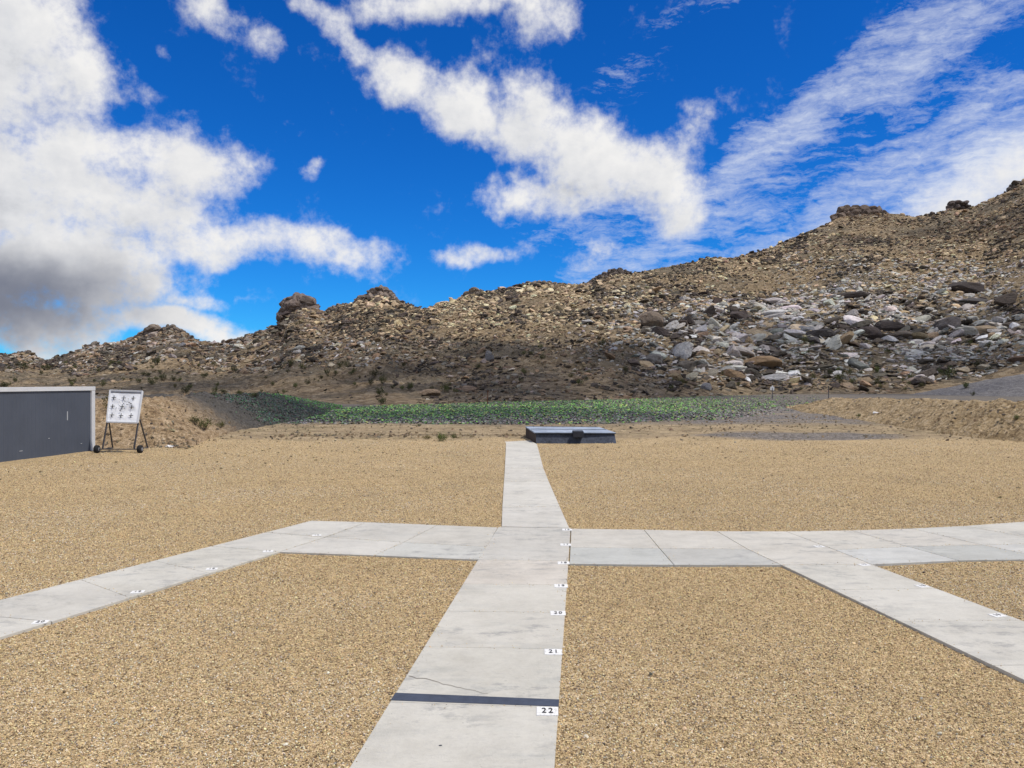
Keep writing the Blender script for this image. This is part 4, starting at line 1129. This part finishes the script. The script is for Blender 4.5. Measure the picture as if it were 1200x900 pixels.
for k, (a_, b_, w_, h_, lab, tn_) in enumerate(NAMED): add_shrub(a_, b_, w_, h_, lab, None, tn_, k)
def zone_words(px, py):
    if py > 455: v = 'at the hill foot'
    elif py > 438: v = 'on brown slope'
    elif py > 420: v = 'among lower rocks'
    else: v = 'among higher rocks'
    h = 'far left' if px < 170 else 'above the tan mound' if px < 300 else 'below the two crags' if px < 470 else 'behind the green field' if px < 640 else 'behind the bunker' if px < 800 else 'right of the bunker' if px < 950 else 'behind the tan bank'
    return v + ' ' + h
lst = []
tries = 0
while len(lst) < 185 and tries < 9000:
    tries += 1
    a_ = random.uniform(110, 1195) if random.random() < .9 else random.uniform(0, 110)
    left = a_ < 600
    b_ = random.uniform(426, 466) if left else random.uniform(400, 458)
    if not left and random.random() < .45: b_ = random.uniform(436, 458)
    if float(vnoise(np.array(a_ * .02), np.array(b_ * .07), 77)) < .42 and random.random() < .75: continue
    q = cast(a_, b_)
    if q[1] < 70 and q[2] < .3: continue
    if ((q[0] - 87) / 27) ** 2 + ((q[1] - 117) / 20) ** 2 < 1: continue
    w_ = random.uniform(3.5, 10) if random.random() < .8 else random.uniform(9, 15)
    lst.append((a_, b_, w_, q))
by = {}
for it in lst:
    sz = 'big' if it[2] > 10 else 'small' if it[2] < 6 else 'medium'
    by.setdefault('%s olive shrub %s' % (sz, zone_words(it[0], it[1])), []).append(it)
for lab, L in by.items():
    L.sort(key=lambda i: i[0])
    for k, (a_, b_, w_, q) in enumerate(L):
        l2 = lab if len(L) == 1 else ordinal(k, len(L)) + ' ' + lab
        tv = random.uniform(.6, 1.5); gr = random.uniform(.9, 1.15)
        add_shrub(a_, b_, w_, w_ * random.uniform(.55, .85), l2, 'dark shrubs dotting the hillside', (tv, tv * gr, tv * .8), random.randrange(4), q)

N = 5200
px, py, Y, z, s, t = sample_rocks(N, 1.2, 4.2, 1.6)
X = (px - 600) * Y / F
keep = (vnoise(X * .05, Y * .05, 95) > .45) & (py > 300) & ~(((X - 87) / 27) ** 2 + ((Y - 117) / 20) ** 2 < 1.1); px, Y, z, s, X = [a[keep] for a in (px, Y, z, s, X)]; n = len(X)
w_ = s * Y / F * .5
M_scrub = mat_leaf('scrub_leaf', (.05, .05, .025), (.12, .115, .055))
def scrub_mesh(i):
    q = SH[i][1].copy(); q.materials.clear(); q.materials.append(M_scrub); return q
gn_scatter('low_scrub', np.stack([X, Y, z], 1), w_[:, None] * np.stack([np.ones(n), np.ones(n), rng.uniform(.7, 1.3, n)], 1), np.stack([np.zeros(n), np.zeros(n), rng.uniform(0, 6.3, n)], 1), np.ones((n, 3)) * .5, [scrub_mesh(i) for i in range(4)], 'tiny desert scrub growing between the rocks', 15)

nw = 1500;  xx = rng.uniform(-14, 15, nw); yy = np.concatenate([rng.uniform(12, 26, 600), rng.uniform(25.5, 40, 900)])
keep = (vnoise(xx * .3, yy * .3, 99) > .5) & (np.abs(xx - np.interp(yy, [10, 25], [.3, .3])) > 1.2) & (xx > -10.5); xx, yy = xx[keep], yy[keep]; n = len(xx)
sz_ = rng.uniform(.015, .05, n) * np.where(yy > 26, 1.2, 1.)
gn_scatter('weeds', np.stack([xx, yy, ground_z(xx, yy)], 1), sz_[:, None] * np.stack([np.ones(n), np.ones(n), rng.uniform(.4, .9, n)], 1), np.stack([np.zeros(n), np.zeros(n), rng.uniform(0, 6.3, n)], 1), np.ones((n, 3)) * .5, [scrub_mesh(i) for i in range(4)], 'tiny weeds sprouting through the far gravel and dirt', 16)

# ------------------------------------------------------------------ clay target shards
def shard_mesh(seed):
    r = np.random.default_rng(seed); n = 5; V = []; Fc = []
    a0 = r.uniform(0, 6.28); aa = a0 + np.linspace(0, r.uniform(2.0, 4.5), n)
    for a_ in aa:
        V.append((math.cos(a_), math.sin(a_), -.25)); V.append((math.cos(a_) * .75, math.sin(a_) * .75, .12))
    V.append((0, 0, .16)); c = len(V) - 1
    T = []
    for i in range(n - 1):
        T += [(2 * i, 2 * i + 2, 2 * i + 3), (2 * i, 2 * i + 3, 2 * i + 1), (2 * i + 1, 2 * i + 3, c)]
    me = mesh_np('shard_piece', V, T); return me
def mat_shard():
    m, t, b = material('clay_shard'); at = t.add('ShaderNodeAttribute', attribute_type='INSTANCER', attribute_name='tint')
    t.l.new(at.outputs['Color'], b.inputs['Base Color']); b.inputs['Roughness'].default_value = .55; return m
M_shard = mat_shard()
sp_ = [shard_mesh(i) for i in range(6)]
for q in sp_: q.materials.append(M_shard)
N = 52000
px = rng.uniform(330, 960, N); py = rng.uniform(463.5, 497, N)
yb = np.interp(px, [330, 410, 560, 700, 850, 960], [478, 477, 471, 466.5, 464, 463.5]); yf = np.interp(px, [330, 420, 560, 700, 850, 930, 960], [494, 495, 495, 494, 489, 480, 472])
k = (py - yb) / (yf - yb); nn = fbm(px * .02, py * .12, 4, 81)
dens = np.where((k > -.03) & (k < 1.12), 1 - .72 * sstep(.58 + .16 * nn, 1.02 + .1 * nn, k), 0) * (1 - .78 * sstep(800, 955, px + 40 * nn))
keep = rng.random(N) < dens; px, py, k = px[keep], py[keep], k[keep]; n = len(px)
Yp = (CAMZ - GZ - .04) * F / (py - HY); X = (px - 600) * Yp / F
greenp = (1 - .68 * sstep(.5, .95, k)) * (1 - .35 * sstep(760, 900, px))
u = rng.random(n)
g1 = jit((.21, .50, .09), .35, n); g2 = jit((.56, .68, .16), .25, n); g3 = jit((.09, .17, .08), .3, n)
dk = jit((.085, .082, .078), .35, n); gy = jit((.24, .23, .22), .3, n)
col = np.where((u < .36)[:, None], g1, np.where((u < .46)[:, None], g2, g3))
isg = rng.random(n) < greenp * .74
col = np.where(isg[:, None], col, np.where((rng.random(n) < .5)[:, None], dk, gy))
z = ground_z(X, Yp) + .03
s_ = rng.uniform(.045, .10, n)
rotv = np.stack([rng.normal(0, .3, n), rng.normal(0, .3, n), rng.uniform(0, 6.28, n)], 1)
# shards down the far slope of the left mound
N2 = 30000; V = VL.reshape(-1, 3); ii = rng.integers(0, VL.shape[0] - 2, N2); 
rowsel = rng.integers(4, 40, N2); cs = rng.integers(0, VL.shape[1] - 1, N2)
A = VL[rowsel, cs]; B = VL[rowsel + 1, cs + 1]; f = rng.random((N2, 1)); Q = A * (1 - f) + B * f
sel = (Q[:, 1] > 33.5 + 2 * rng.normal(size=N2) * .5 + Q[:, 2] * 1.0)
Q = Q[sel] - (0, 0, .012); m_ = len(Q); far_ = sstep(40, 54, Q[:, 1])
u = rng.random(m_); c2 = np.where((u < .45)[:, None], jit((.10, .10, .085), .35, m_), np.where((u < .72)[:, None], jit((.05, .10, .08), .35, m_), np.where((u < .86)[:, None], jit((.13, .125, .12), .3, m_), jit((.08, .20, .08), .35, m_))))
c2 = np.where((rng.random(m_) < far_ * .35)[:, None], jit((.11, .36, .05), .3, m_), c2)
allp = np.concatenate([np.stack([X, Yp, z], 1), Q + (0, 0, .03)]); alls = np.concatenate([s_, rng.uniform(.03, .065, m_)])
allr = np.concatenate([rotv, np.stack([rng.normal(0, .5, m_), .5 + rng.normal(0, .4, m_), rng.uniform(-.5, .5, m_)], 1)])
gn_scatter('clay_target_shards', allp, np.repeat(alls[:, None], 3, 1), allr, np.clip(np.concatenate([col, c2]), .005, .6), sp_, 'fallen broken clay targets, mostly fluorescent green, carpeting the field', 7)

# ------------------------------------------------------------------ clods and stones on banks and rough dirt
def on_grid(VG, n, r0, r1):
    rs = rng.integers(r0, r1, n); cs = rng.integers(0, VG.shape[1] - 1, n); f = rng.random((n, 1)); return VG[rs, cs] * (1 - f) + VG[rs + 1, cs + 1] * f
qa = on_grid(VR, 7000, 2, 40); qb = on_grid(VL, 3600, 2, 45)
n = 5000; xx = rng.uniform(-12, 17, n); yy = rng.uniform(25.2, 46, n); zz = ground_z(xx, yy)
q3 = np.stack([xx, yy, zz], 1)
# stony ridge where the raked gravel ends
n = 1400; xx = rng.uniform(-8, 1, n); yy = 27.2 + rng.normal(0, .5, n); q4 = np.stack([xx, yy, ground_z(xx, yy)], 1)
allq = np.concatenate([qa, qb, q3, q4]); n = len(allq)
s_ = .012 + .075 * rng.random(n) ** 6
c_ = np.where((rng.random(n) < .75)[:, None], jit((.56, .42, .26), .22, n), jit((.36, .31, .24), .3, n))
isl = (allq[:, 0] < -9.5) & (allq[:, 1] > 30); c_ = np.where(isl[:, None], jit((.17, .15, .13), .35, n), c_)
gn_scatter('loose_stones', allq, s_[:, None] * np.stack([rng.uniform(.8, 1.4, n), rng.uniform(.8, 1.3, n), rng.uniform(.5, 1, n)], 1), rng.uniform(-3, 3, (n, 3)), c_, [rock_mesh('clod', 700 + i, 1, 8, M_rock, .8, .1) for i in range(5)], 'loose stones and clods on the banks and rough dirt', 9)

# ------------------------------------------------------------------ pea gravel near the camera
N = NPEB = 640000
Yg = 2.0 + 11.0 * rng.random(N) ** .92
NF = 230000; N += NF; Yg = 2.0 + 14.5 * rng.random(N - NF) ** 1.0; Yg = np.where((Yg > 8) & (rng.random(len(Yg)) < (Yg - 8) / 8.5), 2 + 8 * rng.random(len(Yg)), Yg); Yg = np.concatenate([Yg, 8.5 + 18.5 * (1 - np.sqrt(rng.random(NF))) ** .8])
pxg = rng.uniform(-120, 1320, N); Xg = (pxg - 600) * Yg / F
inside = np.zeros(N, bool)
for q in PATHQUADS:
    if q[:, 1].max() < 1.9 or q[:, 1].min() > 28: continue
    c = q.mean(0); qq = c + (q - c) * 1.0
    a_ = sum(qq[i][0] * qq[(i + 1) % len(qq)][1] - qq[(i + 1) % len(qq)][0] * qq[i][1] for i in range(len(qq)))
    ins = np.ones(N, bool)
    for i in range(len(qq)):
        p, r_ = qq[i], qq[(i + 1) % len(qq)]; L = np.hypot(*(r_ - p))
        cr = ((r_[0] - p[0]) * (Yg - p[1]) - (r_[1] - p[1]) * (Xg - p[0])) / L * np.sign(a_)
        ins &= cr > -.004
    inside |= ins
fl2 = sstep(25.0, 27.2, Yg + 2.5 * fbm(Xg * .35, Yg * .35, 3, 3)) > rng.random(N); inside |= fl2 | ((Xg < -10.9) & (Yg > 22.3)) | ((Xg < -11.2) & (Yg < 22))
sx, sy = [], []
for q in PATHQUADS:
    if q[:, 1].max() < 2.2 or q[:, 1].min() > 16: continue
    c = q.mean(0)
    for i in range(len(q)):
        p, r_ = q[i], q[(i + 1) % len(q)]; m_ = rng.integers(8, 34); f = rng.random(m_); d = (rng.random(m_) ** 3 * .09)[:, None]
        pt = p[None] * (1 - f[:, None]) + r_[None] * f[:, None]; w = c[None] - pt; w /= np.linalg.norm(w, axis=1, keepdims=True); pt = pt + w * d
        sx.append(pt[:, 0]); sy.append(pt[:, 1])
sx = np.concatenate(sx); sy = np.concatenate(sy); nsp = len(sx)
Xg, Yg = np.concatenate([Xg[~inside], sx]), np.concatenate([Yg[~inside], sy]); n = len(Xg)
s_ = (.0030 + .0040 * rng.random(n) ** 2.6) * (.85 + .05 * Yg); s_ = np.where(Yg > 10.5, s_ * (1 + .012 * (Yg - 10.5)), s_); s_ = np.where(rng.random(n) < .0016, s_ * 2.2, s_)
s_[-nsp:] *= .7; zg = ground_z(Xg, Yg) + s_ * rng.uniform(.1, .9, n); zg[-nsp:] = s_[-nsp:] * .5
u = np.clip(rng.random(n) + .30 * np.clip(fbm(Xg * .45, Yg * .45, 4, 61, .6), -.35, .8), 0, .999)
c_ = np.where((u < .50)[:, None], jit((.58, .43, .225), .24, n), np.where((u < .70)[:, None], jit((.70, .55, .33), .14, n), np.where((u < .88)[:, None], jit((.24, .165, .10), .35, n), np.where((u < .955)[:, None], jit((.22, .20, .17), .4, n), jit((.66, .60, .49), .12, n)))))
gn_scatter('pea_gravel', np.stack([Xg, Yg, zg], 1), s_[:, None] * np.stack([rng.uniform(.85, 1.5, n), rng.uniform(.8, 1.2, n), rng.uniform(.6, 1, n)], 1),
           np.stack([rng.normal(0, .5, n), rng.normal(0, .5, n), rng.uniform(0, 6.3, n)], 1), c_, [rock_mesh('pebble_%d' % i, 800 + i, 1, 7, M_pebble, .8, .06) for i in range(6)], 'tan pea gravel between the concrete walkways', 11)

# ------------------------------------------------------------------ unseen cloud added overhead, its puffs placed to shade the field and hill
def mat_shade_cloud():
    m = bpy.data.materials.new('shade_cloud_vapour'); m.use_nodes = True; t = NT(m.node_tree); b = m.node_tree.nodes['Principled BSDF']
    b.inputs['Base Color'].default_value = (.85, .86, .88, 1); b.inputs['Roughness'].default_value = 1
    tr = t.add('ShaderNodeBsdfTransparent'); mx = t.add('ShaderNodeMixShader'); mx.inputs[0].default_value = .17
    t.l.new(tr.outputs[0], mx.inputs[1]); t.l.new(b.outputs[0], mx.inputs[2]); t.l.new(mx.outputs[0], m.node_tree.nodes['Material Output'].inputs['Surface'])
    return m
M_shade_cloud = mat_shade_cloud()
def shade_cloud(name, label, spots, alt, seed):
    r = random.Random(seed); bm = bmesh.new()
    for (x, y, z, rad) in spots:
        L = (alt + r.uniform(-12, 12) - z) / sv.z
        c = Vector((x, y, z)) + sv * L
        M = Matrix.Translation(c) @ Matrix.Diagonal((rad * r.uniform(.8, 1.3), rad * r.uniform(.8, 1.2), rad * r.uniform(.4, .7), 1))
        vs = bmesh.ops.create_icosphere(bm, subdivisions=2, radius=1, matrix=M)['verts']
        for v in vs: v.co += Vector((r.gauss(0, 1), r.gauss(0, 1), r.gauss(0, .6))) * rad * .09
    o = bm_obj(name, bm, M_shade_cloud, None, smooth=True); o['kind'] = 'structure'
    return o
spots = []
rc = random.Random(5)
def add_spots(n, pxr, pyr, rad, skip=None):
    for _ in range(n):
        a_, b_ = rc.uniform(*pxr), rc.uniform(*pyr)
        if skip and skip(a_, b_): continue
        q = cast(a_, b_); spots.append((q[0], q[1], q[2], rc.uniform(*rad)))
add_spots(60, (-150, 335), (384, 460), (7, 14), lambda a, b: b < np.interp(a, RPX, RPY) + 2)      # left ridge
add_spots(75, (300, 760), (405, 490), (4, 9))                                                   # foot of slope and field
add_spots(70, (740, 1260), (372, 464), (6, 12), lambda a, b: rc.random() < .40)                 # lower right slope, broken
add_spots(30, (880, 1260), (225, 285), (7, 13), lambda a, b: b < np.interp(a, RPX, RPY) + 2)     # dim upper right
shade_cloud('shade_cloud', None, spots, 330, 3)
